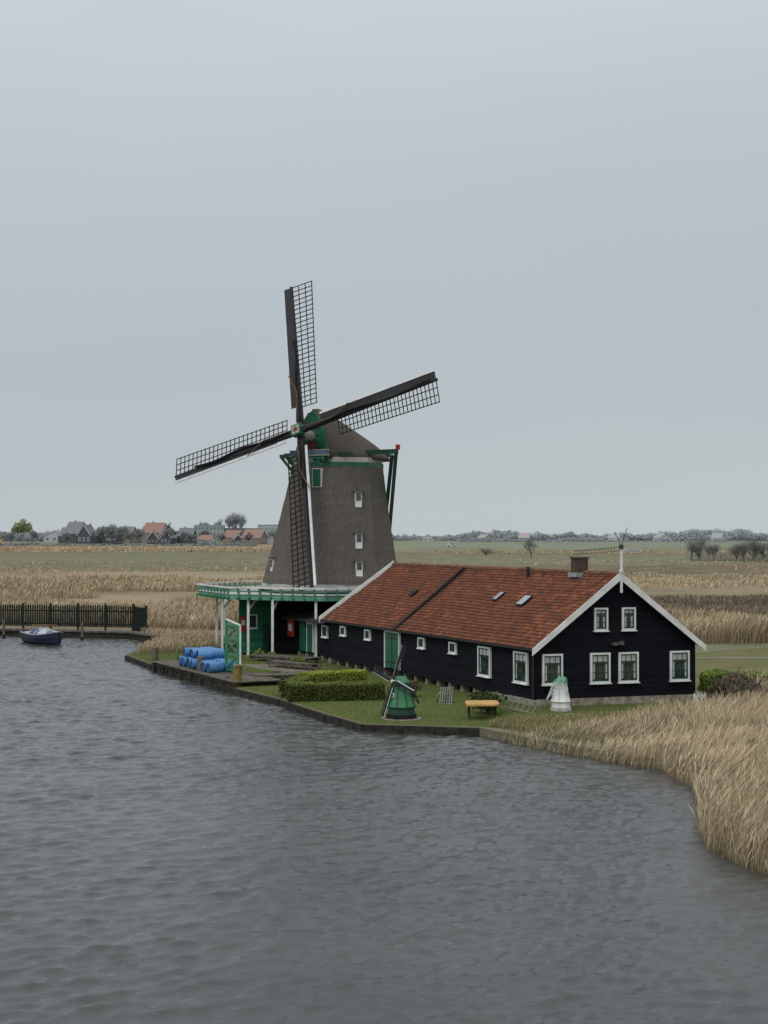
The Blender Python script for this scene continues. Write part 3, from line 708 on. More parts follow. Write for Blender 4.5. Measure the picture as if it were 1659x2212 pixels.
for (x,y) in((-12.35,113.6),(-9.35,106.0),(-11.4,108.5),(-7.6,104.9),(-4.6,103.9),(-12.2,118)):
    m_=MB().beam((x,y,.6),(x,y,4.6),.17,.17); m_.box((x,y,.68),(.3,0,0),(0,.3,0),(0,0,.16),1); m_.beam((x,y,3.8),V((x,y,4.65)).lerp(V((-3.9,113,4.65)),.1),.1,.1)
    O('gallery_post',m_,[white,stone],gallery)
# ------------------------------------------------------------------ dock and things on it
DD=V((.427,-.905,0)); DI=V((.905,.427,0)); D0=V((-14.5,99.0,0))
dock=E('jetty',(-11,94,.25),'weathered timber jetty on piles above the water','jetty')
mb=MB()
for i in range(52): 
    p=D0+DD*(i*.3)+V((0,0,.88)); mb.box(p+DI*1.0,DD*.27,DI*(2.9+random.uniform(-.08,.08)),V((0,0,.06)))
O('deck',mb,wood,dock)
mb=MB()
for o_ in(-.3,2.2): mb.beam(D0+DI*o_+V((0,0,.75)),D0+DD*15.5+DI*o_+V((0,0,.75)),.14,.2)
for i in range(9):
    p=D0+DD*(i*1.9+.2)-DI*.35; mb.cyl(p+V((0,0,-.6)),p+V((0,0,.84)),.12,.11,8)
O('pile',mb,wood_d,dock)
def post(x,y,z1,r,m_,lab): 
    mb=MB().cyl((x,y,-.8),(x,y,z1),r,r*.93,12,0); mb.cyl((x,y,z1),(x,y,z1+.06),r*.93,r*.6,12,0); mb.cyl((x,y,.2),(x,y,.45),r*1.06,r*1.06,12,1)
    O('mooring_post',mb,[m_,blk_w],label=lab,cat='mooring post',group='mooring posts along the jetty')
post(-14.95,100.4,1.65,.24,wood,'thick grey timber mooring post at the jetty end')
post(-10.95,92.0,1.7,.25,wood,'thick grey timber mooring post beside the jetty')
post(-8.15,85.6,1.75,.27,wood_y,'thick mooring post with yellow lichen at the waterline')
post(-8.9,87.2,1.0,.16,wood,'thin timber post beside the jetty')
post(-5.3,79.0,.9,.08,wood,'thin timber stake at the lawn edge')
def barrelmesh():
    mb=MB(); prof_=[(-.45,.27),(-.44,.29),(-.3,.3),(-.29,.315),(-.25,.315),(-.24,.3),(-.02,.3),(-.01,.315),(.03,.315),(.04,.3),(.27,.3),(.28,.315),(.32,.315),(.33,.3),(.44,.29),(.45,.27)]
    rs=[[V((x,math.cos(a)*r,math.sin(a)*r)) for a in [2*math.pi*i/20 for i in range(20)]] for x,r in prof_]
    mb.rings(rs,cap=False)
    for sx,x in((-1,-.42),(1,.42)):
        c=[V((x,math.cos(2*math.pi*i/20)*.28,math.sin(2*math.pi*i/20)*.28)) for i in range(20)]; mb.add(c,[tuple(range(20))],1)
        mb.cyl((x,.15,.05),(x+sx*.03,.15,.05),.04,.04,8)
    return mb
bl='blue plastic barrel lying on its side on the jetty'
br0=O('barrel',barrelmesh(),[blue_b,M('dark_blue_lid',(.02,.07,.2),(.012,.05,.15),.4)],label=bl,cat='barrel',group='blue barrels stacked on the jetty',origin=(0,0,0),smooth=False)
rz=math.atan2(DI.y,DI.x)
spots=[]
for i in range(9): spots.append((D0+DD*(4.2+i*.66)+DI*(.55+random.uniform(-.12,.12)),1.22))
for i in range(9): spots.append((D0+DD*(4.0+i*.66)+DI*1.6,1.22))
for i in range(5): spots.append((D0+DD*(4.6+i*.66)+DI*(.7+.2*(i%2)),1.75))
for i in range(4): spots.append((D0+DD*(4.4+i*.66)+DI*1.7,1.75))
for i,(p,z) in enumerate(spots):
    l=V((p.x,p.y,z)); rr=rz+random.uniform(-.18,.18)
    if i==0: br0.location=l; br0.rotation_euler=(1,0,rr)
    else:
        b_=copy_thing(br0,l,rr); b_.rotation_euler=(random.uniform(0,6),0,rr)
gp_=E('gate_panel',(-8.95,90,.9),'green timber gate panel with diagonal braces and white edge standing upright','gate')
a=V((-9.32,91.0,0)); b=V((-8.5,89.7,0)); h0,h1=.9,4.0
mb=MB()
mb.beam(a+UP*h0,a+UP*h1,.17,.17,up=(1,0,0)); mb.beam(b+UP*h0,b+UP*(h1-.3),.17,.17,up=(1,0,0))
for z in(h0+.2,2.0,2.95,h1-.25): mb.beam(a+UP*z,b+UP*(z-.05),.12,.14)
O('frame',mb,green_l,gp_)
mb=MB()
for z0,z1 in((1.15,1.95),(2.05,2.9),(3.0,3.65)):
    mb.beam(a+UP*z0,b+UP*z1,.08,.10); mb.beam(a+UP*z1,b+UP*z0,.08,.10)
O('diagonal_brace',mb,green_l,gp_)
mb=MB(); q=b+V((.13,-.1,0)); mb.beam(q+UP*h0,q+UP*(h1-.3),.07,.1,up=(1,0,0)); mb.beam(a+UP*(h1+.02),q+UP*(h1-.26),.12,.07)
O('white_rail',mb,white,gp_)
for (p,q,wd) in(((-8.6,103.6),(-4.6,100.6),1.6),((-7.6,88.6),(-4.8,89.6),1.6),((-7.2,98.6),(-4.2,95.6),.9)):
    mb=MB(); p=V((p[0],p[1],.95)); q=V((q[0],q[1],.95)); d=(q-p).normalized(); s=V((-d.y,d.x,0)); L=(q-p).length
    for i in range(int(L/.25)): mb.box(p+d*(i*.25+.12),d*.22,s*(wd+random.uniform(-.08,.08)),UP*.07)
    for o_ in(-.4,.4): mb.beam(p+s*o_*wd-UP*.12,q+s*o_*wd-UP*.12,.12,.16)
    for f in(.05,.5,.95):
        for o_ in(-.4,.4): mb.beam(p.lerp(q,f)+s*o_*wd-UP*.2,p.lerp(q,f)+s*o_*wd-UP*.4,.1,.1)
    O('wooden_walkway',mb,wood,label='low weathered plank walkway on short posts over the grass',cat='walkway')
def bicycle(x,y,az):
    d=V((math.cos(az),math.sin(az),0)); o=V((x,y,.62)); e=E('bicycle',o,'black city bicycle parked on the grass by the jetty','bicycle')
    for s in(-.52,.52):
        mb=MB(); c=o+d*s+UP*.34
        for i in range(18):
            a=i*math.pi/9; a2=(i+1)*math.pi/9; mb.cyl(c+d*math.cos(a)*.33+UP*math.sin(a)*.33,c+d*math.cos(a2)*.33+UP*math.sin(a2)*.33,.022,.022,5)
            if i%2==0: mb.cyl(c,c+d*math.cos(a)*.33+UP*math.sin(a)*.33,.004,.004,3)
        O('wheel',mb,blk,e)
    mb=MB(); A=o-d*.52+UP*.34; B=o-d*.08+UP*.3; S=o-d*.2+UP*.85; Hh=o+d*.36+UP*.88; F_=o+d*.52+UP*.34
    for p,q in((A,B),(A,S-UP*.1),(B,S),(B,Hh-UP*.1),(S-UP*.15,Hh),(Hh,F_),(Hh,Hh+UP*.15)): mb.cyl(p,q,.018,.018,6)
    O('frame',mb,blk,e); sd=V((-d.y,d.x,0))
    O('handlebar',MB().cyl(Hh+UP*.15-sd*.28,Hh+UP*.15+sd*.28,.015,.015,6),blk,e); O('saddle',MB().box(S+UP*.03,d*.26,sd*.15,UP*.06),blk_w,e)
bicycle(-12.9,102.0,.5)
# ------------------------------------------------------------------ hedges and shrubs
hedge_d=Mtint('hedge_dark_leaf',(.17,.21,.055),(.035,.045,.014)); hedge_y=Mtint('hedge_bright_leaf',(.36,.41,.07),(.12,.15,.03)); hedge_g=Mtint('hedge_green_leaf',(.24,.34,.07),(.07,.11,.025))
shrub_d=Mtint('shrub_dark_leaf',(.09,.12,.035),(.02,.03,.012))
twig=Mtint('bare_twig',(.17,.14,.105),(.07,.055,.042))
core=M('hedge_inner',(.03,.04,.014),(.015,.02,.008),.95)
def hedge(p,q,wd,z0,z1,mat,label,n=9000,size=.09,seed=1,topb=.5,rough=.03):
    p=V((p[0],p[1],0)); q=V((q[0],q[1],0)); d=(q-p).normalized(); s=V((-d.y,d.x,0)); L=(q-p).length
    mb=MB(); c=(p+q)/2+V((0,0,(z0+z1)/2)); mb.box(c,d*(L-.12),s*(wd-.14),UP*(z1-z0-.08)); base=E('hedge',(c.x,c.y,z0),label,'hedge')
    O('branches',mb,core,base)
    r=np.random.default_rng(seed); u=r.uniform(-1,1,n); v=r.uniform(-1,1,n); ww=r.uniform(0,1,n)
    f=r.uniform(0,1,n); A=wd*L; Bq=2*L*(z1-z0); Cq=2*wd*(z1-z0); T=A+Bq+Cq
    istop=f<A/T; isl=(f>=A/T)&(f<(A+Bq)/T); ise=f>=(A+Bq)/T
    x=u.copy(); y=v.copy(); z=ww.copy(); z[istop]=1; y[isl]=np.sign(v[isl]); x[ise]=np.sign(u[ise])
    rr=np.abs(y)**8*np.maximum(z,0)**8; z=z-rr*.08; y=y*(1-rr*.06)
    X=x*L/2; Y=y*wd/2; Zz=z0+z*(z1-z0)
    bmp=(vnoise(X+50,Zz*1.3+Y+50,.6,seed)-.5)*rough*2
    Y=Y+np.sign(y)*np.where(isl,bmp,0)+r.normal(0,.018,n); Zz=Zz+np.where(istop,bmp,0)+r.normal(0,.018,n); X=X+np.where(ise,bmp,0)
    pts=np.stack([X*d.x+Y*s.x,X*d.y+Y*s.y,Zz-z0],1)
    ti=np.clip(r.uniform(0,.45,n)+.2*vnoise(X+20,Zz+Y,.8,seed+3)+np.where(istop,topb,0)+.12*z,0,1)
    linkme('foliage',leafmesh('foliage',pts,size,mat,ti,1.2,seed),base,(0,0,0))
    return base
hedge((-4.9,78.2),(-.1,79.1),1.5,.6,1.45,hedge_d,'clipped dark green box hedge with lighter flat top',18000,.055,2,.5,.06)
hedge((-4.9,79.6),(-4.2,83.0),1.1,.6,1.45,hedge_d,'clipped dark green hedge side wing',8000,.055,5,.5,.06)
hedge((-4.3,82.6),(-1.2,84.4),1.1,.6,1.6,hedge_y,'clipped bright yellow green hedge with flat top',12000,.055,3,.5,.06)
hedge((17.4,84.0),(27,80.5),2.2,.6,1.5,hedge_g,'loose bright green hedge beside the barn',20000,.09,4,.45,.12)
def shrub(name,c,r,h,mat,n,size,seed,label,cat='shrub',el=1.3):
    base=E(name,c,label,cat); q=np.random.default_rng(seed)
    mb=MB()
    for i in range(9):
        a=q.uniform(0,6.28); l=q.uniform(.5,1); mb.cyl(V(c),V(c)+V((math.cos(a)*r*.6*l,math.sin(a)*r*.6*l,h*.85*l)),.03*h,.008*h,5)
    O('stem',mb,twigm,base)
    cl=q.normal(size=(14,3)); cl/=np.linalg.norm(cl,axis=1)[:,None]; cl*=q.uniform(.3,.95,14)[:,None]
    k=q.integers(0,14,n); d=q.normal(size=(n,3))*.24+cl[k]; 
    pts=np.stack([d[:,0]*r,d[:,1]*r,h*.52+d[:,2]*h*.45],1); pts=pts[pts[:,2]>.03]
    ti=np.clip(q.uniform(0,.7,len(pts))+.3*(pts[:,2]/h),0,1)
    linkme('foliage',leafmesh('foliage',pts,size,mat,ti,el,seed),base)
    return base
twigm=M('twig_bark',(.09,.075,.06),(.05,.04,.035),.9)
shrub('shrub',V((4.9,72.6,.6)),.75,1.1,shrub_d,1500,.09,1,'small dark green garden shrub near the barn wall')
shrub('shrub',V((1.4,79.8,.6)),.5,.8,twig,900,.08,2,'small bare garden shrub by the barn')
for i,(x,y) in enumerate(((17.5,74.5),(18.8,73),(19.2,76),(20.6,77.5),(17.4,77))):
    shrub('shrub',V((x,y,.6)),1.1,1.35,twig,1700,.05,10+i,'tangled brown leafless shrub among the reeds',el=8)
for i,(x,y) in enumerate(((-8.6,105.2),(-7.6,103.9),(-5.5,99),(3,77.3),(-11.6,112),(-6.4,89.8))):
    shrub('potted_plant',V((x,y,.6)),.4,.55,hedge_g if i<5 else twig,500,.08,30+i,'low green plant beside the wall' if i<5 else 'low brown plant on the grass',cat='plant')
P=sample(lawnp,26000,9); tuftm=Mtint('grass_blade',(.17,.21,.07),(.07,.10,.03))
linkme('grass_tufts',reeds('grass_tufts',P,.07,.025,12,(.1,0),.6,tuftm,.8),kind='stuff',label='short uneven grass blades on the lawn',cat='grass')
# ------------------------------------------------------------------ model mills in garden
def smallmill(base,H,R0,R1,bodym,capm,label,az,sails,tri,basem):
    e=E('model_windmill',base,label,'model windmill'); b=V(base)
    def rg(z,R): return [b+V((math.cos(math.pi/8+i*math.pi/4)*R,math.sin(math.pi/8+i*math.pi/4)*R,z)) for i in range(8)]
    mb=MB(); zz=[.28*H,.45*H,.62*H,.78*H]; RR=[R0,R0*.8,R0*.66,R1]
    mb.rings([rg(z,r) for z,r in zip(zz,RR)]); O('body',mb,bodym,e)
    mb=MB(); mb.rings([rg(0,R0*1.2),rg(.1*H,R0*1.15)],mi=0); mb.rings([rg(.1*H,R0*1.05),rg(.26*H,R0*1.0)],mi=1); mb.rings([rg(.26*H,R0*1.15),rg(.28*H,R0*1.15)],mi=1); O('base',mb,[basem,tri],e)
    mb=MB()
    for i in range(8):
        mb.beam(rg(.285*H,R0*1.01)[i],rg(.78*H,R1*1.02)[i],.035,.035)
    mb.rings([rg(.76*H,R1*1.12),rg(.8*H,R1*1.12)]); O('trim',mb,tri,e)
    a=V((math.sin(az),-math.cos(az),0)); r=V((math.cos(az),math.sin(az),0))
    mb=MB(); rs=[]; cr=R1*.92
    for s,w_,h in((-1.1,.75,.9),(-.4,1.0,1.0),(.4,1.0,.9),(1.0,.6,.55),(1.2,.2,.2)):
        rs.append([b-a*s*cr+r*math.cos(math.pi*i/8)*w_*cr+V((0,0,.8*H+math.sin(math.pi*i/8)*h*.19*H)) for i in range(9)])
    mb.rings(rs); O('cap',mb,capm,e)
    c=b+V((0,0,.55*H))+a*R0*.74
    o=O('window',MB().box(c,r*.16,a*.08,UP*.2),white,e); O('glass',MB().box(c+a*.045,r*.1,a*.01,UP*.14),glass,o)
    if sails:
        hb=b+a*(R1*1.35)+V((0,0,.88*H)); u=UP*.98-a*.17; ph=math.radians(14); d1=u*math.cos(ph)+r*math.sin(ph)*1; d2=r*math.cos(ph)-u*math.sin(ph)
        mb=MB().cyl(hb-a*.3,hb+a*.1,.07,.07,8); O('hub',mb,white,e)
        for d,s in((d1,d2),(d2,-d1),(-d1,-d2),(-d2,d1)):
            mb=MB().beam(hb,hb+d*sails,.06,.06,up=a,mi=0); 
            mb.ext([hb+d*.3-s*.02,hb+d*sails-s*.02,hb+d*sails-s*.1,hb+d*.3-s*.1],a*.02,0)
            mb.beam(hb+d*.3-s*.11,hb+d*sails-s*.11,.03,.03,mi=1)
            for i in range(12): q=hb+d*(.35+(sails-.35)*i/11); mb.beam(q,q+s*.22,.02,.02)
            mb.beam(hb+d*.35+s*.22,hb+d*sails+s*.22,.02,.02); mb.beam(hb+d*.35+s*.12,hb+d*sails+s*.12,.02,.02)
            O('sail',mb,[blk,white],e)
    mb=MB(); tl=b-a*R0*1.6+V((0,0,.3*H)); mb.beam(b-a*R1*1.1+V((0,0,.85*H)),tl,.05,.05)
    for s in(-1,1): mb.beam(b+r*s*R1*1.6+V((0,0,.83*H)),tl,.04,.04)
    mb.beam(b-r*R1*1.6+V((0,0,.83*H)),b+r*R1*1.6+V((0,0,.83*H)),.05,.05); O('tail_pole',mb,tri,e)
    return e
smallmill((.8,70.6,.62),1.95,.64,.35,green_m,green_l,'small green model windmill with black and white sails on the lawn',-.95,1.7,green_d,blk_w)
smallmill((8.45,73.6,.62),1.65,.44,.28,white,green_p,'small white model windmill with green cap by the barn gable',1.1,0,white,grey_l)
O('stone_plinth',MB().rings([[V((.8+math.cos(a)*r,70.6+math.sin(a)*r,z)) for a in [i*math.pi/6+.1*math.sin(i*3) for i in range(12)]] for z,r in((.58,.98),(.63,.95))]),stone,label='flat ring of stones under the model mill',cat='plinth')
ty=E('garden_table',(4.5,70.4,.6),'small flat table with yellow top and dark legs on the lawn','table')
for x,y in((3.9,70.1),(5.1,70.2),(3.9,70.95),(5.1,71.05)): O('leg',MB().beam((x,y,.6),(x,y,1.26),.06,.06),wood_d,ty)
mb=MB(); pl=[]
for i in range(24):
    a=2*math.pi*i/24; x=math.copysign(abs(math.cos(a))**.25,math.cos(a)); y=math.copysign(abs(math.sin(a))**.25,math.sin(a)); pl.append((x,y))
mb.rings([[V((4.5+x*.76*f,70.58+y*.85*f+.07*x,z)) for x,y in pl] for z,f in((1.24,.97),(1.25,1),(1.33,1),(1.345,.97))]); O('top',mb,yellow,ty)
def ladder(p,q,ww,n,m_,name,lab,cat,extra=0):
    p,q=V(p),V(q); s=V(ww); mb=MB(); mb.beam(p,q,.07,.05); mb.beam(p+s,q+s,.07,.05)
    for i in range(n): a=p.lerp(q,(i+.5)/n); mb.beam(a,a+s,.04,.04)
    for i in range(extra): 
        a=s*(i+1)/(extra+1); mb.beam(p+a,q+a,.04,.03)
    O(name,mb,m_,label=lab,cat=cat)
greyw=M('grey_wood',(.3,.3,.29),(.18,.18,.17),.85,4)
ladder((4.9,74.2,.9),(7.1,72.3,.62),(.3,.1,.5),9,greyw,'ladder','old grey wooden ladder lying against the barn base','ladder')
ladder((2.7,76.4,.62),(3.4,76.6,.62),(.1,.5,.75),6,greyw,'lattice_panel','small pale wooden lattice panel leaning by the wall','lattice panel',4)
mb=MB()
for i in range(4):
    p=V((15.3+i*.2,75.9+i*.11,.6)); mb.beam(p,p+UP*.6,.05,.03,up=(0,1,0))
for z in(.75,1.05): mb.beam((15.25,75.87,z),(15.95,76.25,z),.04,.06)
O('garden_gate',mb,white,label='very small white picket gate at the barn corner',cat='gate')
# ------------------------------------------------------------------ fence on far bank
mb=MB(); A=V((-60,143.2,0)); Bp=V((-21.4,134.6,0)); d=(Bp-A).normalized(); L=(Bp-A).length; fdark=M('fence_green_black',(.024,.034,.03),(.012,.018,.016),.8,4)
for i in range(int(L/.22)):
    p=A+d*i*.22; h=2.75; mb.beam(p+UP*.9,p+UP*(h+random.uniform(-.03,.03)),.03,.15,up=(1,0,0)); mb.cyl(p+UP*h,p+UP*(h+.12),.07,.01,4)
for i in range(int(L/2.6)+1): p=A+d*i*2.6-V((0,.1,0)); mb.beam(p+UP*.6,p+UP*3.0,.16,.16)
for z in(1.15,2.3): mb.beam(A+UP*z+V((0,.05,0)),Bp+UP*z+V((0,.05,0)),.07,.13)
O('wooden_fence',mb,fdark,label='tall dark green wooden picket fence on the far quay',cat='fence')
mb=MB(); A2=V((-21.9,134.3,0)); B2=V((-20.3,131.2,0)); d=(B2-A2).normalized()
for i in range(17): p=A2+d*i*.2; mb.beam(p+UP*.7,p+UP*(2.75+random.uniform(-.05,.05)),.15,.05,up=(0,1,0))
for p in(A2,B2): mb.beam(p+UP*.6,p+UP*3.0,.2,.2)
for z in(1.1,2.3): mb.beam(A2+UP*z,B2+UP*z,.1,.12)
O('wooden_gate',mb,fdark,label='closed dark plank gate at the end of the fence',cat='gate')
# ------------------------------------------------------------------ boat
def boat():
    b=V((-27.4,124.0,.25)); ax=V((.62,-.78,0)).normalized(); sx=V((-ax.y,ax.x,0)); L=5.2
    e=E('moored_boat',b,'dark blue sailing dinghy with blue and white canvas cover moored at the quay','boat')
    rs=[];dk=[]
    for s in np.linspace(-1,1,15):
        w_=1.05*(1-max(0,s)**2.4)**.75*(1-.22*max(0,-s)**2)+.02; sh=.78+.3*max(0,s)**2+.1*max(0,-s)
        c=b+ax*s*L/2
        prof2=[(1,1),(.98,.6),(.85,.2),(.5,-.12),(0,-.2),(-.5,-.12),(-.85,.2),(-.98,.6),(-1,1)]
        rs.append([c+sx*x*w_+UP*(z*sh if z>0 else z) for x,z in prof2])
        dk.append((c,w_,sh))
    mb=MB().rings(rs,closed=False,cap=False); mb.add(rs[0],[tuple(range(9))]); O('hull',mb,navy,e,smooth=False)
    mb=MB()
    for (c,w_,h),(c2,w2,h2) in zip(dk[:-1],dk[1:]):
        for s in(-1,1): mb.beam(c+sx*s*w_+UP*h,c2+sx*s*w2+UP*h2,.09,.06)
    O('gunwale',mb,grey_l,e)
    mb=MB(); r=[]
    for i,(c,w_,h) in enumerate(dk): 
        k=.5*math.sin(math.pi*i/14)*(1+.2*math.sin(i*1.7)); r.append([c+sx*x*w_*.92+UP*(h-.04+k*(1-x*x)) for x in(-1,-.5,0,.5,1)])
    mb.rings(r,closed=False,cap=False); O('deck_cover',mb,M('canvas_cover',(.45,.48,.52),(.05,.09,.18),.8,1.8,bmp=.4,bd=.1,lo=.45,hi=.55),e,smooth=True)
    mb=MB(); mb.cyl(b-ax*2.2+UP*1.4,b+ax*2.3+UP*1.6,.04,.03,8); mb.beam(b-ax*2.2+UP*.8,b-ax*2.2+UP*1.45,.06,.06); mb.beam(b+ax*1.4+UP*.9,b+ax*1.4+UP*1.6,.06,.06); O('mast',mb,M('varnished_wood',(.3,.18,.08)),e)
    O('rudder',MB().box(b-ax*2.75+UP*.3,ax*.35,sx*.05,UP*1.0),navy,e)
boat()
for x,y in((-25.2,128.5),(-32.5,131.5)): post(x,y,1.7,.12,wood,'slim timber mooring stake in the water by the quay')
# ------------------------------------------------------------------ trees
barkf=M('hazy_bark',(.17,.165,.16),(.115,.112,.11),.9)
barkh=M('very_hazy_bark',(.29,.30,.31),(.24,.25,.26),.9)  # distance haze painted into the bark as a paler, greyer colour
def treemeshes(h,seed,mode,leafn,leafs,mat,upright=False,low=.3):
    q=random.Random(seed); mb=MB(); ends=[]
    def br(p,d,l,r,dep):
        e=p+d*l; mb.cyl(p,e,r,r*.65,5 if dep>1 else 7)
        if dep>=4: ends.append((e,d)); return
        ends.append((e,d)) if dep>=2 else None
        for i in range(3 if dep else 5):
            nd=(d*(1.1 if not upright else 2)+V((q.uniform(-1,1),q.uniform(-1,1),q.uniform(-.25,.9)))*(.95 if not upright else .5)).normalized()
            st=p.lerp(e,q.uniform(.55,1) if dep else q.uniform(.6,1)); br(st,nd,l*q.uniform(.6,.85),r*.58,dep+1)
    br(V((0,0,-.3)),V((q.uniform(-.05,.05),0,1)),h*low,h*.022,0)
    r=np.random.default_rng(seed); en=np.array([tuple(e) for e,_ in ends]); dr=np.array([tuple(d) for _,d in ends])
    k=r.integers(0,len(en),leafn); sp=h*.07
    dd=dr[k]+r.normal(0,.6,(leafn,3)); dd/=np.linalg.norm(dd,axis=1)[:,None]
    pts=en[k]+dd*r.uniform(0,1,leafn)[:,None]*sp*1.3+r.normal(0,sp*.35,(leafn,3))
    pts=pts[pts[:,2]>h*.08]
    ti=np.clip(r.uniform(0,.6,len(pts))+.4*pts[:,2]/h,0,1)
    sc_=h/max(pts[:,2].max(),.1); 
    mb.v=[tuple(V(x)*sc_) for x in mb.v]; pts*=sc_
    return mb,leafmesh('crown',pts,leafs,mat,ti,7 if mode=='bare' else 1.3,seed)
def tree(c,h,seed,mode,leafn,leafs,mat,bark,label,upright=False,cat='tree',low=.3):
    e=E('tree',c,label,cat); mb,lm=treemeshes(h,seed,mode,leafn,leafs,mat,upright,low)
    mb.v=[tuple(V(v)+V(c)) for v in mb.v]; O('trunk',mb,bark,e,fix=False); linkme('crown',lm,e); return e
bare=Mtint('bare_crown_twigs',(.24,.23,.22),(.15,.142,.138)); haze_tw=Mtint('hazy_twigs',(.38,.41,.43),(.31,.34,.36)); spring=Mtint('spring_leaves',(.40,.43,.25),(.24,.27,.165)); haze2=Mtint('hazy_dark_twigs',(.29,.30,.305),(.20,.21,.22))  # hazy twigs: air haze put into their pale grey base colours
tree((46,480,tz(480)-.1),6.8,3,'bare',1300,.05,bare,barkf,'solitary bare tree standing in the meadow')
shrub('bush',V((36,540,tz(540)-.1)),2.6,2.9,bare,1200,.15,50,'rounded brown bush in the open meadow',cat='bush')
T=[(90,450,7),(93.5,455,7.6),(97,452,5.5),(101,440,5.5),(104,432,7),(107.5,436,6.2),(110.5,430,8),(114,436,7),(99,470,5),(102,436,6.5),(106,441,7),(109,433,7),(112,440,7.5),(91.5,447,6)]
for i,(x,y,h) in enumerate(T): tree((x,y,tz(y)-.1),h,60+i,'bare',1500,.05,bare,barkf,'bare leafless tree in a loose row in the marsh',low=.16)
# low thicket joining the row
r_=np.random.default_rng(77); n_=5000; x_=r_.uniform(88,118,n_); y_=444+r_.normal(0,6,n_); z_=1.6+r_.uniform(0,1,n_)**1.6*(1.2+3.0*vnoise(x_,x_*0,3,5))
linkme('marsh_thicket',leafmesh('marsh_thicket',np.stack([x_,y_,z_],1),.06,bare,None,9,3),kind='stuff',label='tangle of bare undergrowth between the marsh trees',cat='thicket')
tree((-212,900,3.2),15.5,5,'leaf',6000,.5,spring,barkh,'round tree with fresh yellow green leaves')
L_=[(-178,960,10),(-172,940,12),(-165,930,13),(-158,935,11),(-152,950,10),(-130,930,10),(-112,960,9),(-240,950,9),(-70,980,9),(-82,930,8),(-148,900,8),(-186,900,8),(-161,925,11),(-168,950,9),(-122,945,8),(-100,940,7),(-220,960,9),(-228,940,7),(-116,925,7)]
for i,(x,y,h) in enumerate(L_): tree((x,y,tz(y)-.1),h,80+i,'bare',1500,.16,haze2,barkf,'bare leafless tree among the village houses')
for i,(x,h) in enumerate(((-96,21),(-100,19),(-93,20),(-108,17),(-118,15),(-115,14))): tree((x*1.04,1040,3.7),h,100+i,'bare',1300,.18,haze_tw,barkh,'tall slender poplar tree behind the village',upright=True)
def wood_line(Y,X0,X1,hm,n,seed,size,mat,thr=.3,sc_=22):
    r=np.random.default_rng(seed); x=r.uniform(X0,X1,n); y=Y+r.uniform(-15,15,n)
    prof_=np.clip((vnoise(x+5000,x*0,sc_,seed)*.5+vnoise(x+5000,x*0+9,sc_/4,seed+1)*.35+vnoise(x+5000,x*0+19,2.5,seed+2)*.25-thr),0.04,1)*hm*1.3
    z=tz(Y)-.5+prof_*r.uniform(0,1,n)**.7
    linkme('distant_wood',leafmesh('distant_wood',np.stack([x,y,z],1),size,mat,None,2.2,seed),kind='stuff',label='hazy line of bare trees along the horizon',cat='wood')
hz1=Mtint('haze_wood_far',(.46,.51,.54),(.41,.46,.49)); hz2=Mtint('haze_wood_mid',(.36,.39,.405),(.29,.32,.335))  # aerial haze painted into the leaf colours, paler for the farther wood
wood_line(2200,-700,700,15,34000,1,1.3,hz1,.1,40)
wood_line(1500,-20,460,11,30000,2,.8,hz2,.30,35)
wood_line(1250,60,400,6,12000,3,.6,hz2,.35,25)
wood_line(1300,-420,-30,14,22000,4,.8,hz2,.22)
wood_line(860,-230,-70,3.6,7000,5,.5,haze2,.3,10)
# ------------------------------------------------------------------ village houses
hw_dark=M('hazy_dark_wall',(.10,.112,.128),(.08,.09,.105)); hw_white=M('hazy_white_wall',(.44,.475,.49),(.37,.40,.42)); hr_grey=M('hazy_grey_roof',(.20,.22,.24),(.165,.18,.20)); hr_red=M('hazy_red_roof',(.33,.20,.165),(.27,.17,.145)); hr_pale=M('hazy_pale_roof',(.36,.41,.41),(.31,.355,.36)); hw_brick=M('hazy_brick_wall',(.27,.225,.205),(.22,.185,.175)); hwin=M('hazy_window',(.19,.21,.225),(.155,.17,.18),.2); hwt=M('hazy_white_trim',(.56,.585,.6))  # village set: distance haze put into the washed-out base colours
far_w=M('hazy_far_wall',(.48,.51,.53),(.43,.465,.48)); far_r=M('hazy_far_grey_roof',(.35,.385,.405),(.31,.345,.365)); far_b=M('hazy_far_red_roof',(.40,.34,.33),(.36,.32,.315))  # farthest houses: haze painted in as still paler wall and roof colours
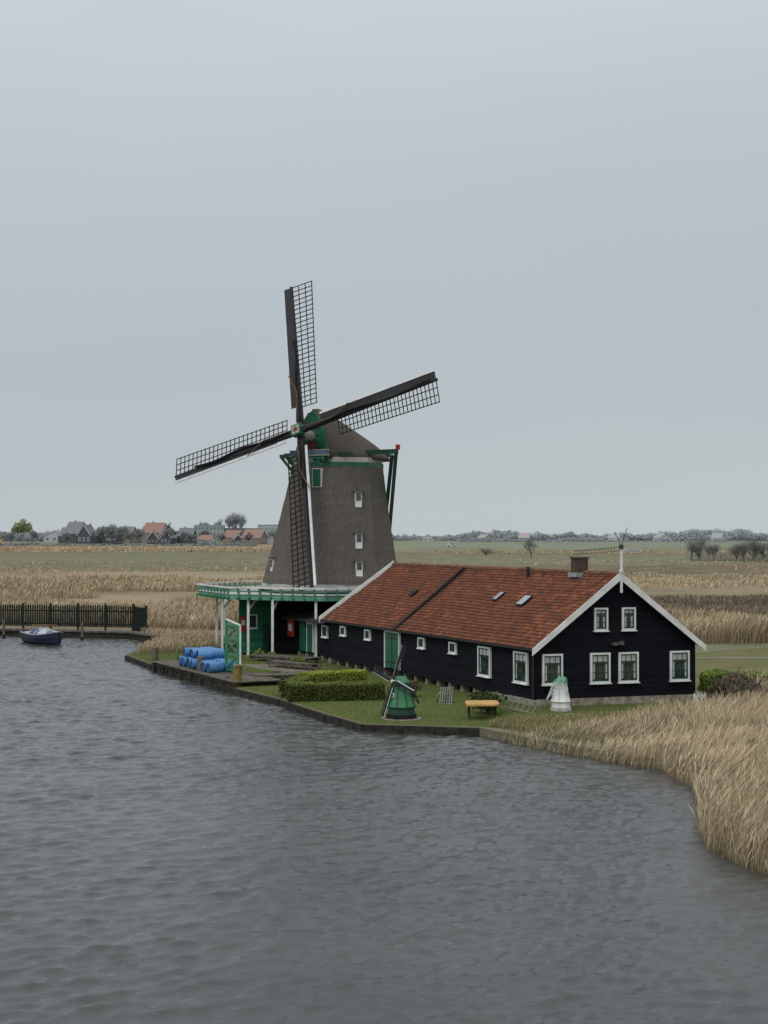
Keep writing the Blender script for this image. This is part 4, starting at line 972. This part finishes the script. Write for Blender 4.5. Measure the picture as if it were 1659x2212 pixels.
def house(x,y,w_,dp,eh,rh,rot,wm,rm,label,name='village_house',flat=False,nw=3,ns=1,trim=True,cat='house',chim=True,tm=None):
    z=tz(y)-.3; e=E(name,(x,y,z),label,cat); c=math.cos(rot); s=math.sin(rot); X=V((c,s,0)); Y=V((-s,c,0)); o=V((x,y,z)); tm=tm or hwt
    mb=MB()
    if flat: mb.box(o+UP*eh/2,X*w_,Y*dp,UP*eh); O('wall',mb,wm,e); O('roof',MB().box(o+UP*(eh+.2),X*(w_+.4),Y*(dp+.4),UP*.4),rm,e)
    else:
        mb.ext([o+X*-w_/2-Y*dp/2,o+X*w_/2-Y*dp/2,o+X*w_/2-Y*dp/2+UP*eh,o-Y*dp/2+UP*rh,o+X*-w_/2-Y*dp/2+UP*eh],Y*dp); O('wall',mb,wm,e)
        mb=MB()
        for sg in(-1,1):
            a=o+X*sg*(w_/2+.3)-Y*(dp/2+.3)+UP*(eh-.25); b=o-Y*(dp/2+.3)+UP*(rh+.12); mb.ext([a,b,b+UP*.3,a+UP*.3],Y*(dp+.6))
        O('roof',mb,rm,e)
        if trim:
            mb=MB()
            for sg in(-1,1):
                a=o+X*sg*(w_/2+.3)-Y*(dp/2+.36)+UP*(eh-.3); b=o-Y*(dp/2+.36)+UP*(rh+.05); mb.beam(a,b,.12,.5)
            O('barge_board',mb,tm,e)
        if chim: mb=MB().box(o+Y*dp*.2+X*w_*.12+UP*(rh+.3),X*.8,Y*.8,UP*1.8); O('chimney',mb,hw_brick,e)
    for j in range(ns):
        for i in range(nw):
            cx=o+X*(-w_/2+w_*(i+.5)/nw)-Y*(dp/2+.05)+UP*(eh*(j+.55)/ns); ww=w_/nw*.5
            wo=O('window',MB().box(cx,X*ww,Y*.1,UP*eh/ns*.45),tm if not flat else hwin,e)
            if not flat: O('glass',MB().box(cx-Y*.07,X*ww*.75,Y*.05,UP*eh/ns*.34),hwin,wo)
    for i in range(2):
        cx=o+Y*(-dp/2+dp*(i+.5)/2)+X*(w_/2+.05)*(-1 if rot<0 else 1)+UP*(eh*.5)
        O('window',MB().box(cx,Y*dp*.15,X*.1,UP*eh*.35),hwin,e)
    return e
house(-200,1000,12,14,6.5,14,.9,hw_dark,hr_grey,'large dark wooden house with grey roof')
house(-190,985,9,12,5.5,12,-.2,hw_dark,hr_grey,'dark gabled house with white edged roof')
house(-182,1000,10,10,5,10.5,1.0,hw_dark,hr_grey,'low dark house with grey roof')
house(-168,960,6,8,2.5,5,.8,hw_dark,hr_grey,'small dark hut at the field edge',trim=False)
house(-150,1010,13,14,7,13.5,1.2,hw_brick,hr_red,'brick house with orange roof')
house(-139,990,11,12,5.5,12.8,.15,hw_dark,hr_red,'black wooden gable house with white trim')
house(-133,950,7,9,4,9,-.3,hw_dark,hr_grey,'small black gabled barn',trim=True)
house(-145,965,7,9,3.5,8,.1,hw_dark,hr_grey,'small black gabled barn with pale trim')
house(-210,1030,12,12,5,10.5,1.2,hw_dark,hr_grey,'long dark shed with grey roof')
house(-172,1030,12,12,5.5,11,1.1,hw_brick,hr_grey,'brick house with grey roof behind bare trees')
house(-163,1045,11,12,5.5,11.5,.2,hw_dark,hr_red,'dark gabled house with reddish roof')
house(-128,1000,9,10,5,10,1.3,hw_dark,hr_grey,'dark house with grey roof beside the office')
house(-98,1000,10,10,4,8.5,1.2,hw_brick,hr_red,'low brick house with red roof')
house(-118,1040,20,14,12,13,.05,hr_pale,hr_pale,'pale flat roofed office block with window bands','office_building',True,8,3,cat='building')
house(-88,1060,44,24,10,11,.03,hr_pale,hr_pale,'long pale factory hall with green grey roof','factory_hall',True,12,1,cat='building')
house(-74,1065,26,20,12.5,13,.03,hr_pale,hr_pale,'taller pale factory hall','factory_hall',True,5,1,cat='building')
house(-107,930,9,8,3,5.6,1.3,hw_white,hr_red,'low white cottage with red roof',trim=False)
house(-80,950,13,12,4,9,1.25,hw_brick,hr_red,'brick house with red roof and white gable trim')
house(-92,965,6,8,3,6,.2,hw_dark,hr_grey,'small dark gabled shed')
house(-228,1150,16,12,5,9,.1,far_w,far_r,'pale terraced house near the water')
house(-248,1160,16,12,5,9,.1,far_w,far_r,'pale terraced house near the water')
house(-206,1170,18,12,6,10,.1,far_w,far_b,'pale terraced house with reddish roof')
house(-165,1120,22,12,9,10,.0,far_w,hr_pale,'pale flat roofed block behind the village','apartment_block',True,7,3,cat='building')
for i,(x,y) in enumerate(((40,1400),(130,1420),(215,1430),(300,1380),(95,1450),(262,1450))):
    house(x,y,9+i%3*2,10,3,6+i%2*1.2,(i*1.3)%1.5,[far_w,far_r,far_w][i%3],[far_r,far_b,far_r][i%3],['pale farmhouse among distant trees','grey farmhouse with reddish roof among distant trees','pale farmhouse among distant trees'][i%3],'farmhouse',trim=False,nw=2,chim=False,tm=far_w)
bb=E('billboard',(-212.5,845,3.0),'small orange billboard on two posts in the field','billboard')
O('panel',MB().box((-212.5,845,5.6),(5.0,0,0),(0,.2,0),(0,0,2.2)),M('orange_board',(.6,.3,.05),(.5,.35,.15)),bb)
mb=MB().beam((-214,845.2,2.8),(-214,845.2,4.6),.2,.2).beam((-211,845.2,2.8),(-211,845.2,4.6),.2,.2); O('post',mb,barkf,bb)
sg=E('field_sign',(96.7,600,2.1),'long low white lettered sign standing in the field','sign')
O('panel',MB().box((96.7,600,2.95),(7.6,0,0),(0,.1,0),(0,0,1.5)),hwt,sg)
for x in(94,99.4): O('post',MB().beam((x,600.1,1.9),(x,600.1,2.2),.15,.1),barkf,sg)
cu=bpy.data.curves.new('sign_text','FONT'); cu.body='~ ZAANS'; cu.size=1.5; cu.align_x='CENTER'; cu.align_y='CENTER'; cu.extrude=.01
to=bpy.data.objects.new('lettering',cu); COL.objects.link(to)
bpy.context.view_layer.update(); dg=bpy.context.evaluated_depsgraph_get(); me=bpy.data.meshes.new_from_object(to.evaluated_get(dg)); bpy.data.objects.remove(to)
me.materials.clear(); me.materials.append(hr_grey); lo=bpy.data.objects.new('lettering',me); COL.objects.link(lo); lo.parent=sg; lo.location=(0,-.1,.85); lo.rotation_euler=(math.pi/2,0,0)
van=E('parked_van',(35,800,tz(800)),'white van on the distant field road','van'); z0=tz(800)-.1
mb=MB().ext([V((32.6,799,z0+.4)),V((37.4,799,z0+.4)),V((37.4,799,z0+1.1)),V((36.4,799,z0+1.3)),V((35.8,799,z0+2.0)),V((32.6,799,z0+2.1))],V((0,1.8,0))); O('body',mb,hwt,van)
for x in(33.5,36.5): O('wheel',MB().cyl((x,798.9,z0+.4),(x,799.2,z0+.4),.4,.4,12),blk,van)
O('window',MB().ext([V((35.9,798.95,z0+1.3)),V((36.3,798.95,z0+1.3)),V((35.8,798.95,z0+1.85)),V((34.9,798.95,z0+1.85)),V((34.9,798.95,z0+1.3))],V((0,.05,0))),glass,van)
